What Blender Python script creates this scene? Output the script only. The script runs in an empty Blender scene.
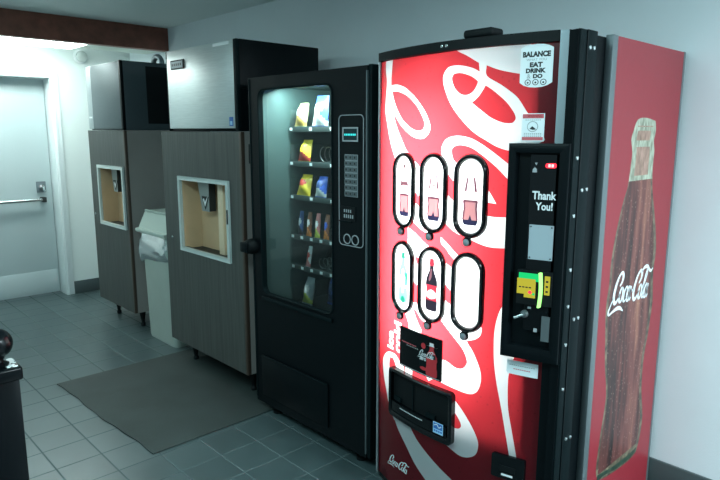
import bpy, bmesh, math, random
from mathutils import Vector, Matrix
from mathutils.geometry import delaunay_2d_cdt
random.seed(7)
scene = bpy.context.scene
COL = scene.collection
PI = math.pi

# ------------------------------------------------------------------ materials
def new_mat(name):
    m = bpy.data.materials.new(name); m.use_nodes = True
    nt = m.node_tree; nt.nodes.clear()
    out = nt.nodes.new('ShaderNodeOutputMaterial')
    return m, nt, out

def pbr(name, col, rough=0.5, metal=0.0, spec=0.5, var=0.0, scale=8.0, bump=0.0, bscale=60.0, stretch=None, col2=None,
        aniso=0.0, coat=0.0):
    """Principled surface, with optional procedural colour variation and bump."""
    m, nt, out = new_mat(name)
    p = nt.nodes.new('ShaderNodeBsdfPrincipled')
    p.inputs['Base Color'].default_value = (*col, 1)
    p.inputs['Roughness'].default_value = rough
    p.inputs['Metallic'].default_value = metal
    p.inputs['Specular IOR Level'].default_value = spec
    p.inputs['Coat Weight'].default_value = coat
    nt.links.new(p.outputs[0], out.inputs[0])
    if var or bump or col2:
        tc = nt.nodes.new('ShaderNodeTexCoord')
        mp = nt.nodes.new('ShaderNodeMapping')
        if stretch: mp.inputs['Scale'].default_value = stretch
        nt.links.new(tc.outputs['Object'], mp.inputs['Vector'])
    if var or col2:
        n = nt.nodes.new('ShaderNodeTexNoise'); n.inputs['Scale'].default_value = scale
        n.inputs['Detail'].default_value = 5
        nt.links.new(mp.outputs[0], n.inputs['Vector'])
        r = nt.nodes.new('ShaderNodeValToRGB')
        c2 = col2 or tuple(min(1, c * (1 + var)) for c in col)
        c1 = col if col2 else tuple(c * (1 - var) for c in col)
        r.color_ramp.elements[0].position = 0.32; r.color_ramp.elements[0].color = (*c1, 1)
        r.color_ramp.elements[1].position = 0.68; r.color_ramp.elements[1].color = (*c2, 1)
        nt.links.new(n.outputs['Fac'], r.inputs['Fac'])
        nt.links.new(r.outputs[0], p.inputs['Base Color'])
    if bump:
        n2 = nt.nodes.new('ShaderNodeTexNoise'); n2.inputs['Scale'].default_value = bscale
        nt.links.new(mp.outputs[0], n2.inputs['Vector'])
        bn = nt.nodes.new('ShaderNodeBump'); bn.inputs['Strength'].default_value = bump
        bn.inputs['Distance'].default_value = 0.004
        nt.links.new(n2.outputs['Fac'], bn.inputs['Height'])
        nt.links.new(bn.outputs[0], p.inputs['Normal'])
    return m

def backlit(name, col, trans, fac=0.55, rough=0.3, drops=False):
    """Printed plastic sheet lit by the lamp behind it: half reflects, half lets the light through."""
    m, nt, out = new_mat(name)
    p = nt.nodes.new('ShaderNodeBsdfPrincipled')
    p.inputs['Base Color'].default_value = (*col, 1); p.inputs['Roughness'].default_value = rough
    t = nt.nodes.new('ShaderNodeBsdfTranslucent'); t.inputs['Color'].default_value = (*trans, 1)
    mx = nt.nodes.new('ShaderNodeMixShader'); mx.inputs[0].default_value = fac
    nt.links.new(p.outputs[0], mx.inputs[1]); nt.links.new(t.outputs[0], mx.inputs[2])
    nt.links.new(mx.outputs[0], out.inputs[0])
    if drops:   # the printed water drops
        tc = nt.nodes.new('ShaderNodeTexCoord')
        v = nt.nodes.new('ShaderNodeTexVoronoi'); v.inputs['Scale'].default_value = 38
        nt.links.new(tc.outputs['Object'], v.inputs['Vector'])
        r = nt.nodes.new('ShaderNodeValToRGB')
        r.color_ramp.elements[0].position = 0.05; r.color_ramp.elements[0].color = (*[c * .72 for c in trans], 1)
        r.color_ramp.elements[1].position = 0.20; r.color_ramp.elements[1].color = (*trans, 1)
        nt.links.new(v.outputs['Distance'], r.inputs['Fac']); nt.links.new(r.outputs[0], t.inputs['Color'])
    return m

def emit(name, col, strength):
    m, nt, out = new_mat(name)
    e = nt.nodes.new('ShaderNodeEmission'); e.inputs[0].default_value = (*col, 1); e.inputs[1].default_value = strength
    nt.links.new(e.outputs[0], out.inputs[0]); return m

def clear(name, tint=(1, 1, 1), gloss=1.0, rough=0.02, haze=0.0, ior=1.5):
    """Thin clear sheet: mirror by Fresnel, the rest passes straight through, with a little pale haze mixed in."""
    m, nt, out = new_mat(name)
    t = nt.nodes.new('ShaderNodeBsdfTransparent'); t.inputs[0].default_value = (*tint, 1)
    g = nt.nodes.new('ShaderNodeBsdfGlossy'); g.inputs['Roughness'].default_value = rough
    f = nt.nodes.new('ShaderNodeFresnel'); f.inputs[0].default_value = ior
    d = nt.nodes.new('ShaderNodeBsdfDiffuse'); d.inputs[0].default_value = (.75, .85, .85, 1)
    m0 = nt.nodes.new('ShaderNodeMixShader'); m0.inputs[0].default_value = haze
    nt.links.new(t.outputs[0], m0.inputs[1]); nt.links.new(d.outputs[0], m0.inputs[2])
    mx = nt.nodes.new('ShaderNodeMixShader')
    nt.links.new(f.outputs[0], mx.inputs[0]); nt.links.new(m0.outputs[0], mx.inputs[1]); nt.links.new(g.outputs[0], mx.inputs[2])
    nt.links.new(mx.outputs[0], out.inputs[0]); return m

def tile_mat():
    m, nt, out = new_mat('slate_floor_tile')
    N = nt.nodes.new; L = nt.links.new
    p = N('ShaderNodeBsdfPrincipled')
    tc = N('ShaderNodeTexCoord'); sx = N('ShaderNodeSeparateXYZ'); L(tc.outputs['Object'], sx.inputs[0])
    def math_(op, a, b=None, c=None):
        n = N('ShaderNodeMath'); n.operation = op
        for i, v in enumerate((a, b, c)):
            if v is None: continue
            if isinstance(v, (int, float)): n.inputs[i].default_value = v
            else: L(v, n.inputs[i])
        return n.outputs[0]
    P = 0.2013
    def dist(s, off):
        t = math_('DIVIDE', math_('SUBTRACT', s, off), P)
        fr = math_('FRACT', t)
        return math_('MULTIPLY', math_('MINIMUM', fr, math_('SUBTRACT', 1.0, fr)), P), math_('FLOOR', t)
    dx, ix = dist(sx.outputs[0], -2.578 - P * 40); dy, iy = dist(sx.outputs[1], 0.958 - P * 40)
    d = math_('MINIMUM', dx, dy)
    mr = N('ShaderNodeMapRange'); mr.inputs[1].default_value = 0.0022; mr.inputs[2].default_value = 0.0042
    L(d, mr.inputs[0])
    cid = N('ShaderNodeCombineXYZ'); L(ix, cid.inputs[0]); L(iy, cid.inputs[1])
    wn = N('ShaderNodeTexWhiteNoise'); wn.noise_dimensions = '2D'; L(cid.outputs[0], wn.inputs['Vector'])
    ns = N('ShaderNodeTexNoise'); ns.inputs['Scale'].default_value = 9; ns.inputs['Detail'].default_value = 6
    L(tc.outputs['Object'], ns.inputs['Vector'])
    v = math_('ADD', math_('MULTIPLY', wn.outputs['Value'], 0.30), math_('MULTIPLY', ns.outputs['Fac'], 0.7))
    r = N('ShaderNodeValToRGB')
    r.color_ramp.elements[0].position = 0.2; r.color_ramp.elements[0].color = (0.036, 0.058, 0.061, 1)
    r.color_ramp.elements[1].position = 0.85; r.color_ramp.elements[1].color = (0.062, 0.094, 0.098, 1)
    L(v, r.inputs['Fac'])
    mx = N('ShaderNodeMix'); mx.data_type = 'RGBA'
    mx.inputs[6].default_value = (0.095, 0.125, 0.127, 1)
    L(mr.outputs[0], mx.inputs[0]); L(r.outputs[0], mx.inputs[7]); L(mx.outputs[2], p.inputs['Base Color'])
    ro = math_('ADD', 0.85, math_('MULTIPLY', mr.outputs[0], -0.57))
    ro2 = math_('ADD', ro, math_('MULTIPLY', ns.outputs['Fac'], 0.10)); L(ro2, p.inputs['Roughness'])
    L(math_('MULTIPLY', mr.outputs[0], 0.95), p.inputs['Specular IOR Level'])
    b = N('ShaderNodeBump'); b.inputs['Strength'].default_value = 0.5; b.inputs['Distance'].default_value = 0.002
    hh = math_('ADD', mr.outputs[0], math_('MULTIPLY', ns.outputs['Fac'], 0.25)); L(hh, b.inputs['Height']); L(b.outputs[0], p.inputs['Normal'])
    L(p.outputs[0], out.inputs[0]); return m

M = {}
M['wall'] = pbr('painted_wall', (0.80, 0.87, 0.90), 0.6, var=0.02, scale=3, bump=0.12, bscale=120)
M['wall_white'] = pbr('white_painted_wall', (0.72, 0.78, 0.76), 0.6, bump=0.1, bscale=120)
M['ceiling'] = pbr('textured_ceiling', (0.80, 0.88, 0.87), 0.9, bump=0.5, bscale=90)
M['beam'] = pbr('brown_beam', (0.21, 0.072, 0.048), 0.55, var=0.2, scale=14)
M['soffit'] = pbr('soffit_white', (0.6, 0.66, 0.6), 0.6)
M['tile'] = tile_mat()
M['base'] = pbr('dark_vinyl_base', (0.055, 0.075, 0.078), 0.5)
M['door'] = pbr('painted_steel_door', (0.46, 0.54, 0.55), 0.35, var=0.02, scale=2)
M['door_trim'] = pbr('white_door_trim', (0.74, 0.80, 0.80), 0.4)
M['chrome'] = pbr('chrome', (0.75, 0.78, 0.78), 0.18, 1.0)
M['steel'] = pbr('brushed_steel', (0.63, 0.67, 0.67), 0.38, 0.9, var=0.05, scale=30, stretch=(.4, 1, 6), bump=0.05, bscale=200)
M['steel_dark'] = pbr('grey_steel', (0.20, 0.24, 0.26), 0.42, 0.6, var=0.05, scale=30, stretch=(.4, 1, 6))
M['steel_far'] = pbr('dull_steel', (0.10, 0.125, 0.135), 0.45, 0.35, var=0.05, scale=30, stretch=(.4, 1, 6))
M['steel_far_shine'] = pbr('steel_shine_strip', (0.42, 0.46, 0.47), 0.35, 0.5)
M['spout_steel'] = pbr('dull_spout_metal', (0.30, 0.33, 0.32), 0.45, 0.4)
M['black'] = pbr('black_enamel', (0.002, 0.0042, 0.0055), 0.42, spec=0.13)
M['black_matte'] = pbr('black_plastic', (0.003, 0.005, 0.006), 0.6, spec=0.2)
M['black_gloss'] = pbr('glossy_black_plastic', (0.002, 0.003, 0.004), 0.18, spec=.35)
M['dark_grey'] = pbr('charcoal_metal', (0.004, 0.009, 0.0105), 0.55, spec=.08)
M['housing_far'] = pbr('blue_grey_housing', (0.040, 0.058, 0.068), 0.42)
M['housing'] = pbr('dark_grey_housing', (0.020, 0.030, 0.036), 0.42)
M['vinyl'] = pbr('brown_grey_vinyl_panel', (0.055, 0.058, 0.053), 0.5, var=0.30, scale=8, stretch=(14, 14, .35))
M['vinyl_side'] = pbr('taupe_side_panel', (0.27, 0.245, 0.232), 0.5, var=0.05, scale=5)
M['brown_trim'] = pbr('dark_brown_trim', (0.055, 0.035, 0.025), 0.5)
M['grey_trim'] = pbr('pale_grey_trim', (0.50, 0.56, 0.54), 0.4)
M['tan'] = pbr('tan_liner', (0.62, 0.42, 0.25), 0.55, var=0.08, scale=5)
M['tan_light'] = pbr('light_tan_post', (0.74, 0.58, 0.40), 0.5)
M['dull_dark'] = pbr('dull_dark_plastic', (0.02, 0.023, 0.023), 0.6)  # one dull dark colour shared by several small parts
M['bin_grey'] = pbr('pale_green_grey_plastic', (0.36, 0.41, 0.37), 0.5, var=0.04, scale=6)
M['bin_lid'] = pbr('sage_grey_plastic_lid', (0.42, 0.49, 0.44), 0.5)
M['mat_rubber'] = pbr('grey_rubber_mat', (0.027, 0.038, 0.036), 0.62, var=0.22, scale=5, bump=0.5, bscale=260)
M['paint_black'] = pbr('glossy_black_paint', (0.002, 0.003, 0.004), 0.25, spec=0.22)
M['chip'] = pbr('worn_white_paint', (0.75, 0.8, 0.8), 0.5)
M['white'] = pbr('white_plastic', (0.8, 0.84, 0.84), 0.4)
M['label_white'] = pbr('white_sticker', (0.84, 0.90, 0.93), 0.4)
M['label_pink'] = pbr('pink_print', (0.62, 0.12, 0.14), 0.4)
M['ink'] = pbr('black_ink', (0.012, 0.014, 0.016), 0.4)
M['ink_grey'] = pbr('grey_ink', (0.33, 0.36, 0.38), 0.4)
M['ink_white'] = pbr('white_ink', (0.72, 0.76, 0.78), 0.4)
M['blue'] = pbr('blue_print', (0.02, 0.13, 0.45), 0.4)
M['sky_print'] = pbr('light_blue_print', (0.35, 0.6, 0.85), 0.4)
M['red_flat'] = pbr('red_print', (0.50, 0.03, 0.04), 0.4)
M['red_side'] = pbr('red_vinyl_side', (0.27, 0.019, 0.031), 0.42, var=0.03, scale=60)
M['alu'] = pbr('satin_aluminium', (0.30, 0.35, 0.38), 0.45, 0.6)
M['grey_frame'] = pbr('grey_painted_edge', (0.12, 0.15, 0.16), 0.4, 0.2)
M['plate'] = pbr('pale_grey_plate', (0.33, 0.40, 0.44), 0.5)
M['plate_dark'] = pbr('worn_metal_plate', (0.16, 0.19, 0.20), 0.4, 0.6)
M['b_red'] = backlit('backlit_red', (0.15, 0.006, 0.013), (0.80, 0.046, 0.060), 0.5, drops=True)
M['b_white'] = backlit('backlit_white', (0.62, 0.66, 0.68), (0.86, 0.88, 0.88), 0.5)
M['b_window'] = backlit('backlit_window_white', (0.7, 0.72, 0.72), (0.95, 0.95, 0.95), 0.6)
M['b_pinkline'] = backlit('backlit_pink_ink', (0.5, 0.2, 0.25), (0.030, 0.004, 0.010), 0.5)
M['b_pale'] = backlit('backlit_pale_pink_ink', (0.6, 0.4, 0.42), (0.050, 0.008, 0.014), 0.5)
M['b_dark'] = backlit('backlit_dark_ink', (0.02, 0.02, 0.03), (0.008, 0.006, 0.010), 0.4)
M['b_navy'] = backlit('backlit_navy_ink', (0.05, 0.05, 0.10), (0.008, 0.006, 0.022), 0.4)
M['b_green'] = backlit('backlit_green_ink', (0.05, 0.4, 0.3), (0.008, 0.095, 0.060), 0.5)
M['b_palegreen'] = backlit('backlit_pale_green_ink', (0.3, 0.6, 0.5), (0.09, 0.26, 0.20), 0.5)
M['b_redink'] = backlit('backlit_red_ink', (0.4, 0.03, 0.05), (0.17, 0.012, 0.020), 0.5)
M['b_blush'] = backlit('backlit_blush_ink', (0.6, 0.5, 0.5), (0.26, 0.075, 0.078), 0.5)
M['glass'] = clear('shop_glass', (0.80, 0.92, 0.91), haze=0.010, rough=0.06)
M['acrylic'] = clear('clear_acrylic', (0.9, 0.97, 0.96), haze=0.05, rough=0.1)
M['bag_film'] = clear('clear_bin_liner', (0.88, 0.94, 0.93), haze=0.16, rough=0.2, ior=1.5)
M['interior'] = pbr('teal_grey_cabinet_liner', (0.075, 0.125, 0.125), 0.55, var=0.05, scale=4)
M['tray'] = pbr('grey_tray_metal', (0.055, 0.075, 0.075), 0.45, 0.2)
M['wire'] = pbr('spiral_wire', (0.22, 0.25, 0.25), 0.35, 0.8)
M['lamp'] = emit('fluorescent_lens', (0.84, 1.0, 0.97), 13.0)
M['led_red'] = emit('red_display', (1.0, 0.03, 0.05), 2.2)
M['led_pink'] = emit('bright_red_digits', (1.0, 0.45, 0.45), 2.0)
M['led_green'] = emit('green_backlit_strip', (0.02, 0.9, 0.25), 0.62)
M['led_lime'] = emit('lime_light_strip', (0.32, 1.0, 0.22), 1.6)
M['led_cyan'] = emit('cyan_display', (0.05, 0.75, 0.75), 1.1)
M['yellow_lit'] = emit('yellow_lit_label', (0.80, 0.74, 0.07), 0.5)
M['screen'] = pbr('dark_display', (0.006, 0.03, 0.036), 0.2)
def bottle_print():
    m, nt, out = new_mat('printed_cola_bottle')
    N = nt.nodes.new; L = nt.links.new
    p = N('ShaderNodeBsdfPrincipled'); p.inputs['Roughness'].default_value = 0.42
    tc = N('ShaderNodeTexCoord'); mp = N('ShaderNodeMapping'); mp.inputs['Scale'].default_value = (1, 11, 1.1)
    L(tc.outputs['Object'], mp.inputs[0])
    n = N('ShaderNodeTexNoise'); n.inputs['Scale'].default_value = 2.4; n.inputs['Detail'].default_value = 5; n.inputs['Roughness'].default_value = 0.55
    L(mp.outputs[0], n.inputs['Vector'])
    r = N('ShaderNodeValToRGB'); e = r.color_ramp.elements
    e[0].position = 0.30; e[0].color = (0.020, 0.012, 0.012, 1)
    e[1].position = 0.78; e[1].color = (0.30, 0.13, 0.085, 1)
    k = e.new(0.45); k.color = (0.075, 0.024, 0.022, 1)
    k = e.new(0.60); k.color = (0.16, 0.050, 0.044, 1)
    sx = N('ShaderNodeSeparateXYZ'); L(tc.outputs['Object'], sx.inputs[0])      # the printed sheen down the right of the bottle
    m1 = N('ShaderNodeMath'); m1.operation = 'MULTIPLY_ADD'; m1.inputs[1].default_value = .045; m1.inputs[2].default_value = -.205; L(sx.outputs[2], m1.inputs[0])
    m2 = N('ShaderNodeMath'); m2.operation = 'ADD'; L(sx.outputs[1], m2.inputs[0]); L(m1.outputs[0], m2.inputs[1])
    m3 = N('ShaderNodeMath'); m3.operation = 'ABSOLUTE'; L(m2.outputs[0], m3.inputs[0])
    mr = N('ShaderNodeMapRange'); mr.inputs[1].default_value = 0.0; mr.inputs[2].default_value = .13; mr.inputs[3].default_value = .13; mr.inputs[4].default_value = -.06; L(m3.outputs[0], mr.inputs[0])
    m4 = N('ShaderNodeMath'); m4.operation = 'ADD'; L(n.outputs['Fac'], m4.inputs[0]); L(mr.outputs[0], m4.inputs[1])
    L(m4.outputs[0], r.inputs['Fac'])
    v = N('ShaderNodeTexVoronoi'); v.inputs['Scale'].default_value = 60; L(tc.outputs['Object'], v.inputs['Vector'])
    r2 = N('ShaderNodeValToRGB'); r2.color_ramp.elements[0].position = 0.10; r2.color_ramp.elements[0].color = (0.32, 0.24, 0.19, 1)
    r2.color_ramp.elements[1].position = 0.24; r2.color_ramp.elements[1].color = (0, 0, 0, 1)
    L(v.outputs['Distance'], r2.inputs['Fac'])
    a = N('ShaderNodeMix'); a.data_type = 'RGBA'; a.blend_type = 'ADD'; a.inputs[0].default_value = 0.45
    L(r.outputs[0], a.inputs[6]); L(r2.outputs[0], a.inputs[7]); L(a.outputs[2], p.inputs['Base Color'])
    L(p.outputs[0], out.inputs[0]); return m
M['cola'] = bottle_print()
M['cola_edge'] = pbr('printed_bottle_edge', (0.035, 0.032, 0.024), 0.42, col2=(0.20, 0.16, 0.105), scale=34)
M['cola_neck'] = pbr('printed_bottle_neck', (0.16, 0.17, 0.12), 0.42, col2=(0.44, 0.48, 0.38), scale=26, stretch=(1, 2.2, .9))
M['cola_neck_in'] = pbr('printed_bottle_neck_centre', (0.20, 0.12, 0.085), 0.42, col2=(0.42, 0.25, 0.20), scale=30, stretch=(1, 2.2, .9))
M['cola_warm'] = pbr('printed_bottle_glow', (0.30, 0.10, 0.07), 0.42, col2=(0.46, 0.17, 0.12), scale=24, stretch=(1, 3, .8))
M['cola_base'] = pbr('printed_bottle_base', (0.012, 0.03, 0.022), 0.42, col2=(0.05, 0.08, 0.05), scale=30)

# ------------------------------------------------------------------ mesh builder
class MB:
    def __init__(s): s.v = []; s.f = []; s.m = []; s.mats = []
    def mi(s, mat):
        if mat not in s.mats: s.mats.append(mat)
        return s.mats.index(mat)
    def add(s, verts, faces, mat):
        o = len(s.v); k = s.mi(mat)
        s.v += [tuple(v) for v in verts]
        for f in faces: s.f.append(tuple(i + o for i in f)); s.m.append(k)
        return s
    def bm(s, b, mat):
        b.verts.ensure_lookup_table(); b.verts.index_update()
        s.add([v.co[:] for v in b.verts], [[v.index for v in f.verts] for f in b.faces], mat); b.free(); return s
    def box(s, x0, x1, y0, y1, z0, z1, mat, bev=0.0, seg=2):
        b = bmesh.new(); bmesh.ops.create_cube(b, size=1.0)
        for v in b.verts:
            v.co = ((x0 + x1) / 2 + v.co.x * (x1 - x0), (y0 + y1) / 2 + v.co.y * (y1 - y0), (z0 + z1) / 2 + v.co.z * (z1 - z0))
        if bev: bmesh.ops.bevel(b, geom=list(b.edges), offset=bev, segments=seg, affect='EDGES', profile=0.5)
        return s.bm(b, mat)
    def lathe(s, prof, c, mat, axis='z', n=24):
        """prof: [(radius, height)] turned about an axis through c."""
        vs = []; fs = []
        for r, h in prof:
            for i in range(n):
                a = 2 * PI * i / n; p, q = r * math.cos(a), r * math.sin(a)
                d = {'z': (p, q, h), 'y': (p, h, -q), 'x': (h, p, q)}[axis]
                vs.append((c[0] + d[0], c[1] + d[1], c[2] + d[2]))
        for j in range(len(prof) - 1):
            for i in range(n):
                k = (i + 1) % n
                fs.append((j * n + i, j * n + k, (j + 1) * n + k, (j + 1) * n + i))
        fs.append(tuple(range(n))[::-1]); fs.append(tuple(range((len(prof) - 1) * n, len(prof) * n)))
        return s.add(vs, fs, mat)
    def tube(s, pts, r, mat, n=8):
        pts = [Vector(p) for p in pts]; vs = []; fs = []
        for i, p in enumerate(pts):
            t = (pts[min(i + 1, len(pts) - 1)] - pts[max(i - 1, 0)]).normalized()
            a = t.orthogonal().normalized() if i == 0 else (a - t * a.dot(t)).normalized()
            b = t.cross(a)
            for k in range(n):
                an = 2 * PI * k / n; vs.append(p + (a * math.cos(an) + b * math.sin(an)) * r)
        for i in range(len(pts) - 1):
            for k in range(n):
                q = (k + 1) % n; fs.append((i * n + k, i * n + q, (i + 1) * n + q, (i + 1) * n + k))
        fs.append(tuple(range(n))[::-1]); fs.append(tuple(range((len(pts) - 1) * n, len(pts) * n)))
        return s.add(vs, fs, mat)
    def prism(s, poly, d0, d1, fn, mat):
        """outline poly in (u,v), pushed from depth d0 to d1 by the mapping fn(u,v,d)"""
        wide = max(p[0] for p in poly) - min(p[0] for p in poly) > .05
        if wide: poly, _ = dense(poly, poly)
        n = len(poly)
        vs = [fn(u, v, d0) for u, v in poly] + [fn(u, v, d1) for u, v in poly]
        fs = [(i, (i + 1) % n, n + (i + 1) % n, n + i) for i in range(n)]
        if wide:      # follow a bowed surface
            s.add(vs, fs, mat); return s.sheet(poly, [], mat, fn, d1, grid=.02)
        fs += [tuple(range(n))[::-1], tuple(range(n, 2 * n))]
        return s.add(vs, fs, mat)
    def ring(s, po, pi, d0, d1, fn, mat, lip=0.0, din=None):
        """frame between two outlines of the same count; a rounded front if lip > 0; inner wall down to din"""
        po, pi = dense(po, pi); n = len(po); din = d0 if din is None else din
        mid = [((a[0] + b[0]) / 2, (a[1] + b[1]) / 2) for a, b in zip(po, pi)]
        q1 = [((3 * a[0] + b[0]) / 4, (3 * a[1] + b[1]) / 4) for a, b in zip(po, pi)]
        q3 = [((a[0] + 3 * b[0]) / 4, (a[1] + 3 * b[1]) / 4) for a, b in zip(po, pi)]
        loops = [(po, d0), (po, d1 - lip), (q1, d1 - lip * .3), (mid, d1), (q3, d1 - lip * .3), (pi, d1 - lip), (pi, din)]
        vs = [fn(u, v, d) for L, d in loops for u, v in L]
        fs = []
        for j in range(len(loops) - 1):
            for i in range(n):
                k = (i + 1) % n
                fs.append((j * n + i, j * n + k, (j + 1) * n + k, (j + 1) * n + i))
        return s.add(vs, fs, mat)
    def sheet(s, outline, regions, base, fn, d=0.0, grid=None):
        """flat artwork: outline filled with base, regions [(poly, material or None for a hole)] override in order"""
        vs = []; es = []
        def loop(P):
            o = len(vs); vs.extend(Vector(p) for p in P); es.extend((o + i, o + (i + 1) % len(P)) for i in range(len(P)))
        loop(outline)
        for P, _ in regions: loop(P)
        if grid:
            us = [p[0] for p in outline]; ws = [p[1] for p in outline]; u = min(us) + grid
            while u < max(us) - 1e-4:
                w = min(ws) + 1e-3
                while w < max(ws):
                    if inside((u, w), outline): vs.append(Vector((u, w)))
                    w += grid * 2
                u += grid
        V, E, F, *_ = delaunay_2d_cdt(vs, es, [], 0, 1e-5)
        fs = {}
        for f in F:
            c = (sum(V[i].x for i in f) / len(f), sum(V[i].y for i in f) / len(f))
            if not inside(c, outline): continue
            mm = base
            for P, m in regions:
                if inside(c, P): mm = m
            if mm is None: continue
            a = V[f[0]]; b = V[f[1]]; e = V[f[2]]
            if (b.x - a.x) * (e.y - a.y) - (b.y - a.y) * (e.x - a.x) < 0: f = f[::-1]
            fs.setdefault(mm, []).append(tuple(f))
        for mm, ff in fs.items(): s.add([fn(v.x, v.y, d) for v in V], ff, mm)
        return s
    def flat(s, verts2, faces, mat, fn, d):
        return s.add([fn(u, v, d) for u, v in verts2], faces, mat)
    def build(s, name, parent=None, smooth=35):
        me = bpy.data.meshes.new(name)
        root = parent
        while root is not None and root.parent is not None: root = root.parent
        off = Vector(root.location) if root is not None else Vector((0, 0, 0))
        used = sorted({i for f in s.f for i in f}); remap = {i: k for k, i in enumerate(used)}
        me.from_pydata([tuple(Vector(s.v[i]) - off) for i in used], [], [tuple(remap[i] for i in f) for f in s.f])
        for m in s.mats: me.materials.append(M[m])
        me.polygons.foreach_set('material_index', s.m)
        if smooth:
            me.polygons.foreach_set('use_smooth', [True] * len(me.polygons))
            me.set_sharp_from_angle(angle=math.radians(smooth))
        me.update()
        o = bpy.data.objects.new(name, me); COL.objects.link(o)
        if parent is not None: o.parent = parent
        return o

def dense(A, B, step=.025):
    """subdivide the long edges of two matching outlines alike"""
    a2 = []; b2 = []; n = len(A)
    for i in range(n):
        j = (i + 1) % n; k = max(1, int(math.hypot(A[j][0] - A[i][0], A[j][1] - A[i][1]) / step))
        for q in range(k):
            t = q / k
            a2.append((A[i][0] + (A[j][0] - A[i][0]) * t, A[i][1] + (A[j][1] - A[i][1]) * t))
            b2.append((B[i][0] + (B[j][0] - B[i][0]) * t, B[i][1] + (B[j][1] - B[i][1]) * t))
    return a2, b2
def inside(p, P):
    x, y = p; c = False; j = len(P) - 1
    for i in range(len(P)):
        xi, yi = P[i][0], P[i][1]; xj, yj = P[j][0], P[j][1]
        if (yi > y) != (yj > y) and x < (xj - xi) * (y - yi) / (yj - yi) + xi: c = not c
        j = i
    return c

def smooth_loop(P, n=4, corner=58):
    """Catmull-Rom through a closed outline, keeping sharp corners."""
    N = len(P); out = []
    P = [Vector(p) for p in P]
    sharp = []
    for i in range(N):
        a = P[i] - P[i - 1]; b = P[(i + 1) % N] - P[i]
        sharp.append(a.length < 1e-9 or b.length < 1e-9 or math.degrees(a.angle(b)) > corner)
    for i in range(N):
        p1 = P[i]; p2 = P[(i + 1) % N]
        p0 = P[i - 1] if not sharp[i] else p1; p3 = P[(i + 2) % N] if not sharp[(i + 1) % N] else p2
        for k in range(n):
            t = k / n
            q = 0.5 * ((2 * p1) + (p2 - p0) * t + (2 * p0 - 5 * p1 + 4 * p2 - p3) * t * t + (3 * p1 - p0 - 3 * p2 + p3) * t ** 3)
            out.append((q.x, q.y))
    return out

def rrect(cx, cz, w, h, r, n=6):
    P = []
    for sx, sz, a0 in ((1, 1, 0), (-1, 1, 90), (-1, -1, 180), (1, -1, 270)):
        for k in range(n + 1):
            a = math.radians(a0 + 90 * k / n)
            P.append((cx + sx * (w / 2 - r) + r * math.cos(a), cz + sz * (h / 2 - r) + r * math.sin(a)))
    return P
def circ(cx, cz, r, n=20): return [(cx + r * math.cos(2 * PI * k / n), cz + r * math.sin(2 * PI * k / n)) for k in range(n)]
def quad(x0, x1, z0, z1): return [(x0, z0), (x1, z0), (x1, z1), (x0, z1)]

def text2d(body, x0, x1, z0, z1, bold=0.0, rot=False):
    """lettering as flat 2D faces fitted to the box; rot = reading upwards"""
    cu = bpy.data.curves.new('lettering', 'FONT'); cu.body = body; cu.size = 1; cu.offset = bold; cu.resolution_u = 3
    o = bpy.data.objects.new('lettering', cu); COL.objects.link(o)
    me = bpy.data.meshes.new_from_object(o.evaluated_get(bpy.context.evaluated_depsgraph_get()))
    vs = [(v.co.x, v.co.y) for v in me.vertices]; fs = [tuple(p.vertices) for p in me.polygons]
    bpy.data.objects.remove(o); bpy.data.curves.remove(cu); bpy.data.meshes.remove(me)
    ax = min(v[0] for v in vs); bx = max(v[0] for v in vs); ay = min(v[1] for v in vs); by = max(v[1] for v in vs)
    n = [((v[0] - ax) / (bx - ax), (v[1] - ay) / (by - ay)) for v in vs]
    if rot: n = [(1 - q, p) for p, q in n]
    res = [(x0 + (x1 - x0) * p, z0 + (z1 - z0) * q) for p, q in n]
    ff = []
    for f in fs:
        ar = sum(res[f[i]][0] * res[f[(i + 1) % len(f)]][1] - res[f[(i + 1) % len(f)]][0] * res[f[i]][1] for i in range(len(f)))
        ff.append(f if ar > 0 else f[::-1])
    return res, ff

def stroke(pts, fn2, n=6):
    """brush stroke through [(x, y, width)] as flat 2D quads"""
    N = len(pts); s = []
    for i in range(N - 1):
        p0, p1, p2, p3 = (Vector(pts[max(i - 1, 0)]), Vector(pts[i]), Vector(pts[i + 1]), Vector(pts[min(i + 2, N - 1)]))
        for k in range(n + (i == N - 2)):
            t = k / n
            s.append(0.5 * ((2 * p1) + (p2 - p0) * t + (2 * p0 - 5 * p1 + 4 * p2 - p3) * t * t + (3 * p1 - p0 - 3 * p2 + p3) * t ** 3))
    vs = []; fs = []
    for i, p in enumerate(s):
        t = (s[min(i + 1, len(s) - 1)] - s[max(i - 1, 0)]).xy.normalized(); nn = Vector((-t.y, t.x)) * p.z / 2
        vs += [fn2(p.x + nn.x, p.y + nn.y), fn2(p.x - nn.x, p.y - nn.y)]
    for i in range(len(s) - 1): fs.append((2 * i, 2 * i + 1, 2 * i + 3, 2 * i + 2))
    return vs, fs
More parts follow.
